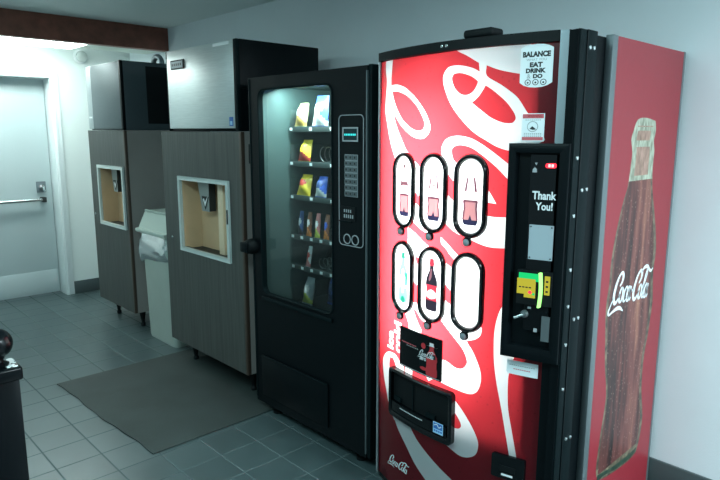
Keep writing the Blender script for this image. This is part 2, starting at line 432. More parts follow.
def script_strokes():
    t = 0.13; w = 0.34; S = []
    def C(x):
        return [(x + 1.12, 1.62, .16), (x + 1.50, 1.95, .28), (x + 1.62, 2.52, .40), (x + 1.25, 2.90, .28), (x + .72, 2.64, .26), (x + .32, 1.95, .40), (x + .12, 1.1, .46), (x + .20, .40, .42), (x + .60, .02, .34), (x + 1.08, .20, .26), (x + 1.50, .85, .14)]
    def o(x, r=.40): return [(x + r + r * math.cos(a), .72 + .70 * math.sin(a), .17 + .15 * abs(math.cos(a))) for a in [math.radians(70 + 38 * k) for k in range(11)]]
    def c(x): return [(x + .76, 1.02, .14), (x + .70, 1.34, .24), (x + .42, 1.42, .16), (x + .08, .90, .32), (x + .14, .22, .28), (x + .46, .02, .15), (x + .92, .38, .09)]
    def a(x): return [o(x, .36), [(x + .82, 1.44, .22), (x + .76, .65, .30), (x + .84, .10, .20), (x + 1.16, .34, .08)]]
    S.append(C(0)); S.append(o(1.42)); S.append(c(2.42)); S += a(3.28)
    S.append([(4.42, .98, .2), (4.86, 1.04, .2)])
    S.append(C(4.78)); S.append(o(6.22))
    S.append([(7.12, .45, .1), (7.52, 1.45, .12), (7.82, 2.45, .14), (7.72, 2.92, .14), (7.46, 2.45, .24), (7.34, 1.3, .34), (7.36, .30, .30), (7.58, .05, .16), (7.86, .34, .08)])
    S += a(7.78)
    S.append([(.16, .60, .10), (-.30, -.15, .16), (-.55, -.72, .26), (-.30, -1.02, .18), (.40, -.80, .22), (1.30, -.55, .34), (2.10, -.56, .30), (2.95, -.90, .06)])
    S.append([(6.20, 2.72, .14), (6.75, 3.16, .30), (7.5, 3.22, .34), (8.2, 2.86, .26), (8.75, 2.74, .22), (9.1, 3.02, .08)])
    return S
def script_logo(mb, mat, fn, d, ox, oz, sx, sz, shear=0.34, tilt=0.0, clip=None, fat=1.0):
    def f2(x, y): return (ox + sx * (x + shear * y), oz + sz * y + tilt * sx * (x + shear * y))
    for st in script_strokes():
        v, f = stroke([(a, b, c * fat + .05 * (fat > 1)) for a, b, c in st], f2)
        if clip: f = [q for q in f if all(v[i][0] < clip for i in q)]
        k = []
        for q in f:
            ar = sum(v[q[i]][0] * v[q[(i + 1) % 4]][1] - v[q[(i + 1) % 4]][0] * v[q[i]][1] for i in range(4))
            k.append(q if ar > 0 else q[::-1])
        mb.flat(v, k, mat, fn, d)

# ------------------------------------------------------------------ scene objects
def tag(o, label, cat, group=None):
    o['label'] = label; o['category'] = cat
    if group: o['group'] = group
    return o
def thing(name, loc, label, cat, group=None):
    o = bpy.data.objects.new(name, None); o.empty_display_size = 0.1; COL.objects.link(o)
    o.location = loc; return tag(o, label, cat, group)
def struct(name, mb, parent=None):
    o = mb.build(name, parent)
    if parent is None: o['kind'] = 'structure'
    return o

CEIL = 2.375; WY = 2.575; DX = -5.9
# ---- setting
struct('floor', MB().box(-6.5, 2.2, -3.2, WY + .12, -0.1, 0.0, 'tile'))
struct('ceiling', MB().box(-6.2, 2.2, -3.2, WY + .12, CEIL, CEIL + .1, 'ceiling'))
struct('wall_back', MB().box(-6.2, 2.2, WY, WY + .12, 0, CEIL, 'wall'))
w = MB()
w.box(DX - .22, DX, 1.834, WY, 0, CEIL, 'wall_white'); w.box(DX - .22, DX, -3.2, .86, 0, CEIL, 'wall_white')
w.box(DX - .22, DX, .86, 1.834, 1.975, CEIL, 'wall_white')
struct('wall_left', w)
struct('baseboard_back', MB().box(-5.88, 2.2, WY - .012, WY, 0, 0.132, 'base', .003))
struct('baseboard_left', MB().box(DX, DX + .012, 1.905, WY - .013, 0, 0.118, 'base', .003))
struct('trim_1', MB().box(-5.185, -5.1, -3.2, WY, 2.188, CEIL, 'beam', .003))
struct('trim_2', MB().box(-5.52, -5.186, 1.945, WY, 2.196, CEIL, 'soffit', .003))
t = MB()
t.box(DX - .2, DX + .018, 1.832, 1.90, 0, 1.975, 'door_trim', .004)
t.box(DX + .010, DX + .026, 1.846, 1.864, 0, 1.975, 'door_trim', .004)
t.box(DX - .2, DX + .018, .80, .862, 0, 1.975, 'door_trim', .004)
t.box(DX - .2, DX + .018, .80, 1.90, 1.965, 2.03, 'door_trim', .004)
struct('trim_3', t)
d = struct('door_1', MB().box(-6.10, -6.055, .868, 1.828, 0.012, 1.96, 'door', .002))
kp = MB().box(-6.055, -6.052, .90, 1.81, 0.03, 0.228, 'door', .001); struct('kick_plate', kp, d)
pb = MB()
pb.tube([(-5.99, .95, .893), (-5.99, 1.752, .893)], .015, 'chrome', 12)
for yy in (1.735, .96): pb.box(-6.055, -5.975, yy - .018, yy + .018, .870, .916, 'dull_dark', .004)
struct('push_bar', pb, d)
lk = MB().box(-6.055, -6.04, 1.695, 1.775, .955, 1.055, 'steel_dark', .004)
lk.lathe([(0, 0), (.022, 0), (.022, .022), (.0, .026)], (-6.04, 1.735, 1.005), 'chrome', 'x', 16)
lk.tube([(-6.03, 1.735, 1.02), (-6.018, 1.742, 1.0), (-6.012, 1.755, .965)], .008, 'chrome', 8)
struct('lock_plate', lk, d)

# ---- lamp over the door recess
lf = thing('ceiling_light', (-5.37, 1.25, CEIL), 'long white fluorescent ceiling light behind the brown beam, in front of the grey door', 'light')
MB().box(-5.60, -5.19, .55, 1.94, 2.24, CEIL, 'white', .004).build('light_housing', lf)
MB().box(-5.595, -5.195, .555, 1.935, 2.192, 2.239, 'lamp', .006).build('lens', lf)
al = thing('alarm_bell', (DX, 2.11, 2.17), 'small round white fitting high on the wall right of the door', 'alarm')
MB().lathe([(0, 0), (.058, 0), (.058, .014), (.046, .018), (0, .02)], (DX, 2.11, 2.17), 'white', 'x').build('back_plate', al)
MB().lathe([(.04, .018), (.05, .03), (.047, .05), (.03, .062), (0, .065)], (DX, 2.115, 2.17), 'grey_trim', 'x').build('dome', al)

# ---- floor mat
def mat_edge(x, y):
    return 0.0
mb = MB(); nx, ny = 40, 26; vs = []; fs = []
for j in range(ny + 1):
    for i in range(nx + 1):
        u, v = i / nx, j / ny
        x = -3.775 + u * (1.172 + .0 * v); y = 1.072 + .058 * u + v * (.93 - .058 * u)
        if j == 0: y += .006 * math.sin(u * 9) + .003 * math.sin(u * 31)
        z = .006 + .0014 * math.sin(u * 11 + v * 5) * math.sin(v * 7 + 1) * (1 if 0 < i < nx else .3)
        vs.append((x, y, z))
for j in range(ny):
    for i in range(nx):
        a = j * (nx + 1) + i; fs.append((a, a + 1, a + nx + 2, a + nx + 1))
nb = len(vs)
vs += [(x, y, 0.0005) for x, y, z in vs]
for j in range(ny):
    for i in range(nx):
        a = nb + j * (nx + 1) + i; fs.append((a + nx + 1, a + nx + 2, a + 1, a))
edge = [i for i in range(nx + 1)] + [(j + 1) * (nx + 1) - 1 + 0 for j in range(1, ny + 1)] + [ny * (nx + 1) + i for i in range(nx - 1, -1, -1)] + [j * (nx + 1) for j in range(ny - 1, 0, -1)]
for a, b in zip(edge, edge[1:] + edge[:1]): fs.append((b, a, a + nb, b + nb))
mb.add(vs, fs, 'mat_rubber')
tag(mb.build('floor_mat'), 'dark grey rubber mat lying on the tiles in front of the ice machine', 'mat')

# ---- newel post, bottom left
NX, NY = -1.676, 0.344
nw = thing('newel_post', (NX, NY, 0), 'black square post with a ball finial standing at the left edge', 'post')
MB().box(NX - .037, NX + .037, NY - .037, NY + .037, 0, .892, 'paint_black', .003).build('post_shaft', nw)
cp = MB().box(NX - .045, NX + .045, NY - .045, NY + .045, .888, .922, 'paint_black', .006, 3)
for k in range(34):     # paint worn white along the far right edge
    q = random.random(); cx = NX - .040 + q * .070; cy = NY + .037 - random.random() ** 1.5 * .020; r = .003 + random.random() * .0045
    cp.add([(min(NX + .042, cx + r * random.uniform(.6, 1.3) * math.cos(a)), min(NY + .0425, cy + r * random.uniform(.6, 1.3) * math.sin(a)), .9222 + .00002 * k) for a in [2 * PI * q / 7 for q in range(7)]], [tuple(range(7))], 'chip')
cp.build('cap', nw)
bl = MB(); pr = [(.024, .921), (.026, .928), (.015, .934), (.013, .940), (.018, .943)]
for k in range(1, 15):
    a = -PI / 2 + .42 + (PI - .42) * k / 14; pr.append((max(.0005, .0385 * math.cos(a)), .981 + .0385 * math.sin(a)))
bl.lathe(pr, (NX, NY, 0), 'paint_black', 'z', 28).build('ball_finial', nw)

# ---- ice machines: a bin with a dispensing niche, an ice maker on top
def ice_bin(x0, x1, y0, zb, zt, win, where, ydepth=.74, near=True):
    wx0, wx1, wz0, wz1 = win
    r = thing('ice_dispenser_bin', ((x0 + x1) / 2, y0 + ydepth / 2, 0), where, 'ice machine', 'ice dispenser cabinets')
    b = MB(); T = .022; y1 = y0 + ydepth; fr = lambda u, v, dd: (u, y0 + dd, v)
    # front skin around the opening
    b.box(x0, wx0, y0, y0 + T, zb, zt, 'vinyl'); b.box(wx1, x1 - .02, y0, y0 + T, zb, zt, 'vinyl')
    b.box(wx0, wx1, y0, y0 + T, zb, wz0, 'vinyl'); b.box(wx0, wx1, y0, y0 + T, wz1, zt, 'vinyl')
    b.build('front_panel', r)
    MB().box(x1 - .0195, x1 + .002, y0 - .001, y0 + T, zb, zt, 'brown_trim', .002).build('corner_trim', r)
    c = MB(); ys = y0 + T + .0005
    c.box(x0, x0 + .02, ys, y1, zb, zt, 'vinyl_side'); c.box(x1 - .02, x1, ys, y1, zb, zt, 'vinyl_side')
    c.box(x0 + .02, x1 - .02, y1 - .02, y1, zb, zt, 'vinyl_side'); c.box(x0 + .02, x1 - .02, ys, y1 - .02, zt - .02, zt, 'vinyl_side')
    c.box(x0 + .02, x1 - .02, ys, y1 - .02, zb, zb + .02, 'vinyl_side')
    c.build('cabinet', r)
    f = .022
    w = MB(); P = quad(wx0 - f, wx1 + f, wz0 - f, wz1 + f); Q = quad(wx0 + .002, wx1 - .002, wz0 + .002, wz1 - .002)
    w.ring(P, Q, 0.0, -.012, fr, 'grey_trim', .002, .004)
    w.build('window_frame', r, 0)
    n = MB(); D = y0 + .125
    n.box(wx0 - .002, wx1 + .002, D, D + .01, wz0 - .03, wz1 + .03, 'tan')
    n.box(wx0 + .0022, wx0 + .008, y0 + .0045, D, wz0 - .03, wz1 + .03, 'tan'); n.box(wx1 - .008, wx1 - .0022, y0 + .0045, D, wz0 - .03, wz1 + .03, 'tan')
    n.box(wx0 + .0085, wx1 - .0085, y0 + .031, D, wz1 + .02, wz1 + .03, 'tan')
    n.box(wx0 + .0085, wx1 - .0085, y0 + .031, D - .001, wz0 - .03, wz0 - .012, 'dull_dark')
    n.build('niche', r)
    ww = wx1 - wx0
    MB().box(wx0 + ww * .60, wx0 + ww * .71, y0 + .060, y0 + .120, wz0 - .011, wz1 + .019, 'tan_light', .004).build('divider', r)
    # spout with the dark chevron
    s = MB(); sy0, sy1 = y0 + .060, y0 + .105; a0, a1, b0, b1 = wx0 + ww * .16, wx0 + ww * .42, wx0 + ww * .26, wx0 + ww * .42
    zt2, zb2 = wz1 + .018, wz1 - .185
    vs = [(a0, sy0, zt2), (a1, sy0, zt2), (b1, sy0, zb2), (b0, sy0, zb2), (a0, sy1, zt2), (a1, sy1, zt2), (b1, sy1, zb2), (b0, sy1, zb2)]
    s.add(vs, [(0, 3, 2, 1), (4, 5, 6, 7), (0, 4, 7, 3), (3, 7, 6, 2), (0, 1, 5, 4)], 'spout_steel'); s.add(vs, [(1, 2, 6, 5)], 'dull_dark')  # right face coloured darker than the rest of the spout
    sp = s.build('ice_spout', r, 0)
    k = MB(); fs_ = lambda u, v, dd: (u, sy0 - dd, v); cx = (b0 + b1) / 2; cz = zb2 + .060
    k.prism([(cx - .040, cz + .03), (cx, cz - .05), (cx + .040, cz + .03)], 0, .003, fs_, 'dull_dark')
    k.prism([(cx - .022, cz + .012), (cx - .012, cz + .018), (cx, cz - .006), (cx + .032, cz + .032), (cx + .024, cz + .012), (cx, cz - .03)], .003, .005, fs_, 'white')
    k.build('arrow_mark', sp, 0)
    if near:
        MB().box(wx1 + .004, wx1 + .014, y0 - .016, y0 - .012, wz0 + .20, wz0 + .28, 'ink').build('latch', r)
    for lx in (x0 + .13, x1 - .10):
        for ly in (y0 + .10, y1 - .10):
            MB().lathe([(.016, 0), (.018, .02), (.012, .03), (.022, zb * .7), (.030, zb)], (lx, ly, 0), 'black_matte', 'z', 14).build('leg', r)
    MB().lathe([(0, .0), (.009, 0), (.008, -.006), (0, -.008)], (x0 + .09 if near else x0 + .04, y0, wz0 + .045), 'chrome', 'y', 12).build('screw', r)
    return r
def ice_head(x0, x1, y0, z0, z1, label, depth=.56, near=True):
    r = thing('ice_maker', ((x0 + x1) / 2, y0 + depth / 2, z0), label, 'ice maker', 'ice makers')
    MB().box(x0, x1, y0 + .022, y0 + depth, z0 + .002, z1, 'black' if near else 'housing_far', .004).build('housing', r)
    if near:
        MB().box(x0 + .012, x1 - .030, y0, y0 + .0215, z0 + .018, z1 - .002, 'steel', .004).build('front_panel', r)
        MB().box(x1 - .029, x1 + .001, y0 + .001, y0 + .0215, z0 + .004, z1 - .001, 'dark_grey', .003).build('corner_post', r)
        MB().box(x0 - .001, x0 + .0115, y0 + .001, y0 + .0215, z0 + .004, z1 - .001, 'dark_grey', .003).build('corner_post', r)
        fr = lambda u, v, dd: (u, y0 - dd, v)
        g = MB().prism(quad(x0 + .07, x0 + .232, z1 - .112, z1 - .060), 0, .006, fr, 'black')
        g.prism(quad(x0 + .082, x0 + .222, z1 - .106, z1 - .068), .006, .0075, fr, 'steel_dark')
        for k in range(5):
            g.prism(quad(x0 + .092 + .025 * k, x0 + .106 + .025 * k, z1 - .094, z1 - .080), .0075, .0082, fr, 'ink')
        g.build('name_badge', r, 0)
        g = MB().prism(quad(x1 - .082, x1 - .045, z0 + .030, z0 + .078), 0, .0015, fr, 'blue')
        g.prism(quad(x1 - .076, x1 - .052, z0 + .036, z0 + .056), .0015, .002, fr, 'sky_print'); g.build('blue_sticker', r, 0)
        MB().prism(quad(x1 - .225, x1 - .062, z1 - .024, z1 - .008), 0, .0025, fr, 'white').build('top_label', r, 0)
        MB().box(x1 - .003, x1 + .006, y0 + .03, y0 + .05, z0 + .225, z0 + .245, 'black', .002).build('side_catch', r)
    else:
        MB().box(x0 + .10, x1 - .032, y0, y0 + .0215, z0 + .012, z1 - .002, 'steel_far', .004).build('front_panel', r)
        MB().box(x0 + .003, x0 + .0995, y0 + .001, y0 + .0215, z0 + .012, z1 - .002, 'steel_far_shine', .006).build('edge_strip', r)  # reflection along the left edge, put in as a strip of paler colour
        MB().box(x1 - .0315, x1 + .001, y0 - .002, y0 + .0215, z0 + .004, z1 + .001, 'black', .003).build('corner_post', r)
        MB().box(x1 + .0002, x1 + .004, y0 + .19, y0 + depth - .04, z0 + .05, z1 - .03, 'black_matte', .001).build('side_vent', r)
        fr = lambda u, v, dd: (u, y0 - dd, v)
        MB().prism(quad(x0 + .028, x0 + .085, z0 + .095, z0 + .108), 0, .0015, fr, 'white').build('label_strip', r, 0)
    return r
bin_near = ice_bin(-3.705, -2.792, 1.79, .15, 1.503, (-3.475, -2.942, .797, 1.215), 'brown-grey ice dispenser cabinet with a wide tan window, left of the snack machine')
head_near = ice_head(-3.625, -2.838, 1.805, 1.503, 1.982, 'shiny steel-fronted ice maker on the cabinet left of the snack machine')
q = MB().box(-2.7918, -2.788, 1.835, 1.872, 1.335, 1.438, 'dull_dark', .001); q.build('side_grille', bin_near)
bin_far = ice_bin(-5.112, -4.42, 1.85, .14, 1.512, (-4.93, -4.487, .80, 1.225), 'narrow brown-grey ice dispenser cabinet nearest the grey door', .70, near=False)
head_far = ice_head(-5.118, -4.447, 1.862, 1.512, 2.006, 'dark-sided ice maker on the cabinet nearest the grey door', .66, near=False)
fit = thing('pipe_elbow', (-4.72, 2.28, 2.006), 'small dark pipe elbow standing on top of the far ice maker', 'pipe fitting')
MB().tube([(-4.79, 2.28, 2.006)] + [(-4.72 - .07 * math.cos(a), 2.28, 2.03 + .055 * math.sin(a)) for a in [PI * k / 10 for k in range(11)]] + [(-4.65, 2.28, 2.006)], .021, 'steel_dark', 12).build('elbow', fit)
MB().lathe([(.03, 2.0065), (.03, 2.02), (.026, 2.022)], (-4.79, 2.28, 0), 'dull_dark', 'z', 16).build('collar', fit)

# ---- waste bin between the ice machines
tc = thing('trash_can', (-4.07, 2.03, 0), 'slim pale grey-green waste bin between the two ice dispensers', 'trash can')
def ringpts(cx, cy, w, dd, z, n=24, e=.22):
    P = []
    for k in range(n):
        a = 2 * PI * k / n + PI / n
        c, s_ = math.cos(a), math.sin(a)
        P.append((cx + w / 2 * math.copysign(abs(c) ** e, c), cy + dd / 2 * math.copysign(abs(s_) ** e, s_), z))
    return P
def loft(mb, rings, mat, cap=True):
    n = len(rings[0]); vs = [p for r in rings for p in r]; fs = []
    for j in range(len(rings) - 1):
        for i in range(n):
            k = (i + 1) % n; fs.append((j * n + i, j * n + k, (j + 1) * n + k, (j + 1) * n + i))
    if cap: fs += [tuple(range(n))[::-1], tuple(range((len(rings) - 1) * n, len(rings) * n))]
    return mb.add(vs, fs, mat)
TX = -4.07
loft(MB(), [ringpts(TX, 2.03, .42, .28, .0), ringpts(TX, 2.03, .425, .29, .02), ringpts(TX, 2.03, .43, .33, .78)], 'bin_grey').build('body', tc)
li = MB(); yf, yb = 1.842, 2.215
# hood: lip band then sloping front rising to a back ridge
prof = [(yf, .79), (yf, .815), (1.862, .822), (1.905, .934), (1.925, .944), (yb - .02, .944), (yb, .93), (yb, .79)]
xl, xr = TX - .222, TX + .222
vs = []
for i, (y, z) in enumerate(prof):
    ins = 0 if z < .83 else .022
    vs += [(xl + ins, y, z), (xr - ins, y, z)]
fs = [(2 * i, 2 * i + 1, 2 * i + 3, 2 * i + 2) for i in range(len(prof) - 1)]
fs += [tuple(2 * i for i in range(len(prof)))[::-1], tuple(2 * i + 1 for i in range(len(prof))), (0, 14, 15, 1)]
li.add(vs, fs, 'bin_lid'); lid = li.build('lid', tc, 20)
MB().box(TX - .165, TX + .165, 1.8625, 1.874, .838, .93, 'bin_lid', .003)
rd = MB().box(xl + .03, xr - .03, 1.898, 1.918, .937, .951, 'bin_lid', .004); rd.build('lid_ridge', lid)
lp = MB().box(xl - .004, xr + .004, yf - .008, yf + .02, .797, .818, 'bin_lid', .005); lp.build('lid_lip', lid)
bg = MB(); rings = []; rnd = random.Random(3)
for j in range(15):
    v = j / 14; z = .79 - .20 * v
    R = ringpts(TX, 2.03, .436 + .075 * math.sin(v * 2.6) + .005, .345 + .055 * math.sin(v * 2.6), z, 64, .35)
    RR = []
    for i, (x, y, zz) in enumerate(R):
        a = 2 * PI * i / 64
        k = 1 + .020 * abs(math.sin(a * 6 + v * 8)) * math.sin(v * 3.1) - .028 * abs(math.sin(a * 4.5 - v * 6 + .4)) ** .5 * math.sin(v * 3.1) + .012 * math.sin(a * 15 - v * 13) * math.sin(v * 3.1) + .004 * rnd.uniform(-1, 1) * math.sin(v * 3.1)
        zz2 = zz - .035 * v * math.sin(a * 2 + .6) + .004 * math.sin(a * 7) * v
        yy = 2.03 + (y - 2.03) * k
        RR.append((TX + (x - TX) * k, yy, zz2))
    rings.append(RR)
loft(bg, rings, 'bag_film', False)
tag(bg.build('bin_liner', None, 60), 'crumpled clear plastic liner folded over the rim of the waste bin', 'bin liner')

# ---- snack machine
SX0, SX1, SY, SZ0, SZ1 = -2.684, -1.803, 1.776, .052, 1.768
sm = thing('snack_vending_machine', (-2.24, 2.16, 0), 'black snack vending machine with a lit glass front and shelves of snacks', 'vending machine')
sf = lambda u, v, dd: (u, SY - dd, v)
WX0, WX1, WZ0, WZ1 = -2.606, -2.040, .668, 1.712
wo = rrect((WX0 + WX1) / 2, (WZ0 + WZ1) / 2, WX1 - WX0, WZ1 - WZ0, .045, 5)
DT = .030
dr = MB()
dr.sheet(quad(SX0, SX1 - .022, SZ0, SZ1), [(wo, None)], 'black', sf, 0)
n = len(wo); vs = [sf(u, v, 0) for u, v in wo] + [sf(u, v, -DT) for u, v in wo]
dr.add(vs, [(i, (i + 1) % n, n + (i + 1) % n, n + i)[::-1] for i in range(n)], 'dark_grey')
po = quad(SX0, SX1 - .022, SZ0, SZ1); vs = [sf(u, v, 0) for u, v in po] + [sf(u, v, -DT) for u, v in po]
dr.add(vs, [(i, i + 4, (i + 1) % 4 + 4, (i + 1) % 4)[::-1] for i in range(4)], 'black')
door = dr.build('door', sm, 25)
MB().box(SX1 - .0215, SX1, SY + .004, SY + .085, SZ0, SZ1 + .004, 'dark_grey', .003).build('door_edge', door)
MB().box(SX1 - .026, SX1 - .0205, SY - .004, SY + .01, SZ0 + .02, SZ1 - .02, 'grey_frame', .001).build('edge_strip', door)
MB().box(SX0 - .001, SX0 + .012, SY - .004, SY + .03, SZ0 + .02, SZ1 - .006, 'dark_grey', .003).build('hinge_edge', door)
gk = MB(); wi = rrect((WX0 + WX1) / 2, (WZ0 + WZ1) / 2, WX1 - WX0 - .016, WZ1 - WZ0 - .016, .038, 5)
gk.ring(wo, wi, -.012, .006, sf, 'dark_grey', .003, -.02); gk.build('window_gasket', door)
gl = MB(); gl.sheet(wo, [], 'glass', sf, -.022); gl.build('glass_pane', door, 0)
# delivery flap and lower panel
fl = MB().box(-2.62, -2.078, SY - .010, SY - .0005, .105, .327, 'black', .004)
fl.box(-2.62, -2.078, SY - .016, SY - .010, .322, .330, 'dark_grey', .002); fl.build('delivery_flap', door)
MB().box(-2.606, -2.045, SY - .012, SY - .0005, .635, .656, 'dark_grey', .004).build('window_sill', door)
lk = MB().lathe([(0, 0), (.040, 0), (.042, -.02), (.034, -.05), (.02, -.06), (0, -.062)], (-2.668, SY - .001, .912), 'black_matte', 'y', 20)
lk.box(-2.700, -2.640, SY - .075, SY - .058, .885, .940, 'black', .008); lk.build('lock_handle', door)
# selection panel
cpn = MB(); P1 = rrect(-1.919, 1.293, .156, .562, .022, 5); P2 = rrect(-1.919, 1.293, .149, .555, .019, 5)
cpn.prism(P1, .0005, .003, sf, 'black'); cpn.ring(P1, P2, .003, .0055, sf, 'ink_grey', .0005)
pan = cpn.build('control_panel', door, 0)
ds = MB().prism(quad(-1.966, -1.873, 1.464, 1.520), .003, .007, sf, 'screen')
ds.ring(quad(-1.968, -1.871, 1.462, 1.522), quad(-1.962, -1.877, 1.468, 1.516), .007, .009, sf, 'ink_grey', 0)
for k in range(7):
    ds.prism(quad(-1.957 + .0105 * k, -1.950 + .0105 * k, 1.487, 1.495), .007, .0075, sf, 'led_cyan')
ds.build('display', pan, 0)
kb = MB().prism(quad(-1.957, -1.877, 1.228, 1.408), .003, .005, sf, 'ink_grey'); kb.build('key_plate', pan, 0)
for r_ in range(7):
    for c_ in range(3):
        x = -1.9435 + c_ * .0265; z = 1.3955 - r_ * .0257
        k = MB().prism(quad(x - .0105, x + .0105, z - .0100, z + .0100), .005, .010, sf, 'plate_dark')
        k.prism(quad(x - .004, x + .005, z - .004, z + .005), .010, .0106, sf, 'ink'); k.build('key', pan, 0)
cn = MB().prism(quad(-1.982, -1.890, 1.122, 1.185), .003, .006, sf, 'black_matte')
for k in range(9):
    cn.prism(quad(-1.962 + .0065 * (k % 5) * 2, -1.955 + .0065 * (k % 5) * 2, 1.135 + .024 * (k // 5), 1.150 + .022 * (k // 5)), .006, .0065, sf, 'ink_grey')
cn.prism(quad(-1.990, -1.915, 1.116, 1.122), .003, .010, sf, 'dark_grey'); cn.build('coin_mech', pan, 0)
for cx in (-1.944, -1.893):
    MB().ring(circ(cx, 1.042, .023), circ(cx, 1.042, .0185), .003, .006, sf, 'ink_grey', .001).build('button_ring', pan)
# cabinet shell with a real cavity behind the glass
cb = MB(); y0, y1 = SY + DT + .001, 2.545
cb.box(SX0 + .004, SX0 + .03, y0, y1, SZ0, SZ1, 'black'); cb.box(SX1 - .03, SX1 - .004, SY + .086, y1, SZ0, SZ1, 'black')
cb.box(SX0 + .03, SX1 - .03, y1 - .03, y1, SZ0, SZ1, 'black'); cb.box(SX0 + .03, SX1 - .03, y0, y1 - .03, SZ1 - .025, SZ1, 'black')
cb.box(SX0 + .03, SX1 - .03, y0, y1 - .03, SZ0, SZ0 + .03, 'black'); cb.build('cabinet', sm)
ln = MB(); ly1 = 2.46
ln.box(-2.632, -2.622, y0 + .001, ly1, .50, 1.735, 'interior'); ln.box(-2.010, -2.000, y0 + .001, ly1, .50, 1.735, 'interior')
ln.box(-2.622, -2.010, ly1 - .01, ly1, .50, 1.735, 'interior'); ln.box(-2.622, -2.010, y0 + .001, ly1 - .01, 1.725, 1.735, 'interior')
ln.box(-2.622, -2.010, y0 + .001, ly1 - .01, .50, .51, 'interior'); ln.build('liner', sm)
for lx in (SX0 + .12, SX1 - .1):
    for ly in (SY + .05, 2.47):
        MB().lathe([(.026, 0), (.026, .012), (.012, .016), (.012, SZ0 - .004), (.022, SZ0 - .003), (.022, SZ0 + .0)], (lx, ly, 0), 'black_matte', 'z', 14).build('leg', sm)
TY = 1.968
trays = [1.520, 1.344, 1.168, .958, .793, .585]
cols = [3, 3, 3, 5, 5, 3]
for ti, tz in enumerate(trays):
    tr = MB(); tr.box(-2.604, -2.016, TY, ly1 - .02, tz - .012, tz - .004, 'tray'); tr.box(-2.604, -2.016, TY - .004, TY, tz - .018, tz + .010, 'tray', .001)
    tobj = tr.build('tray', sm)
    ac = MB(); ac.box(-2.602, -2.599, TY + .004, TY + .30, tz + .0, tz + .095, 'acrylic'); ac.build('side_divider', tobj)
    nc = cols[ti]; pitch = .112 if nc == 3 else .067
    for k in range(nc):
        x = -2.585 + k * (.160 if nc == 3 else .078)
        tg = MB().box(x - .010, x + .010, TY - .0062, TY - .0042, tz - .011, tz + .004, 'label_white'); tg.build('price_tag', tobj)
    for k in range(nc):
        cx = (-2.515, -2.370, -2.230)[k] if nc == 3 else -2.540 + k * .0695
        if ti == 1 and k > 0 or ti == 4 and k in (2, 3) or ti == 5 and k == 2:
            rr = .040 if nc == 3 else .026
            MB().tube([(cx + rr * math.cos(a), TY + .03 + .03 * a / (2 * PI), tz + rr + .004 + rr * math.sin(a)) for a in [PI / 2 + 2 * PI * q / 14 for q in range(14 * 6)]], .0026, 'wire', 6).build('spiral', tobj)
# ---- snacks, each its own thing
def colmat(name, c): 
    M[name] = pbr(name, c, 0.28, var=.08, scale=40); return name
for nm, c in dict(snack_cream=(.72, .66, .34), snack_tan=(.55, .36, .10), snack_blue=(.06, .14, .60), snack_white=(.75, .76, .78), snack_yellow=(.80, .60, .05), snack_red=(.58, .06, .05),
                  snack_orange=(.70, .22, .05), snack_green=(.10, .26, .14), snack_navy=(.03, .07, .22), snack_brown=(.24, .09, .05), snack_lime=(.55, .62, .10), snack_purple=(.16, .06, .14),
                  snack_pink=(.62, .22, .22), snack_grey=(.38, .44, .48), snack_black=(.02, .02, .025)).items(): colmat(nm, c)
def snack_bag(name, cx, y, z, w, h, body, low, mark, label, cat, group, lean=.30, thick=.058, yaw=0.0, curl=0.0, taper=.30):
    root = thing(name, (cx, y, z), label, cat, group)
    nu, nv = 10, 14; parts = {'b': MB()}
    co, si = math.cos(lean), math.sin(lean); cy_, sy_ = math.cos(yaw), math.sin(yaw)
    def P(u, v, side):
        bul = (math.sin(PI * min(1, max(0, (v - .06) / .88))) ** .6 if .06 < v < .94 else 0) * (math.sin(PI * u) ** .7 if 0 < u < 1 else 0)
        x = (u - .5) * w * (1 - .06 * bul) * (1 - taper * v); zz = v * h; yy = -side * (thick / 2 * bul + .0008) + .006 * math.sin(5 * u + 4 * v) * bul
        yy += curl * v * v * w
        Y = yy * co + zz * si; Z = zz * co - yy * si + thick * .5 * si
        return (cx + x * cy_ - Y * sy_, y + x * sy_ + Y * cy_, z + Z)
    b = parts['b']
    for side in (1, -1):
        vs = [P(i / nu, j / nv, side) for j in range(nv + 1) for i in range(nu + 1)]
        for j in range(nv):
            for i in range(nu):
                a = j * (nu + 1) + i; q = (a, a + 1, a + nu + 2, a + nu + 1)
                u, v = (i + .5) / nu, (j + .5) / nv
                m = body
                if low and v < .34 + .16 * math.sin(u * 4): m = low
                if mark and ((u - .52) / .30) ** 2 + ((v - .58) / .15) ** 2 < 1: m = mark
                if v < .07 or v > .93: m = body
                b.add([vs[k] for k in q], [(0, 1, 2, 3) if side == 1 else (3, 2, 1, 0)], m)
    bm = bmesh.new(); 
    o = b.build('bag' if 'bar' not in name else 'wrapper', root, 50)
    bm.from_mesh(o.data); bmesh.ops.remove_doubles(bm, verts=bm.verts, dist=1e-5); bm.to_mesh(o.data); bm.free()
    return root
SYF = TY + .012
G1, G2 = 'snack bags on the vending shelves', 'candy bars on the vending shelves'
def zs(i): return trays[i] - .003
snack_bag('chip_bag', -2.528, SYF, zs(0), .100, .128, 'snack_cream', 'snack_tan', 'snack_white', 'pale yellow snack bag at the left end of the top shelf', 'snack bag', G1, .25)
snack_bag('chip_bag', -2.372, SYF, zs(0), .125, .160, 'snack_blue', 'snack_white', 'snack_white', 'tall blue and white snack bag in the middle of the top shelf', 'snack bag', G1, .16)
snack_bag('chip_bag', -2.235, SYF, zs(0), .105, .150, 'snack_green', None, 'snack_navy', 'dark green snack bag right of the blue bag on the top shelf', 'snack bag', G1, .2)
snack_bag('chip_bag', -2.500, SYF, zs(1), .100, .120, 'snack_yellow', 'snack_red', 'snack_yellow', 'yellow snack bag with red bottom on the second shelf down', 'snack bag', G1, .18, curl=.10)
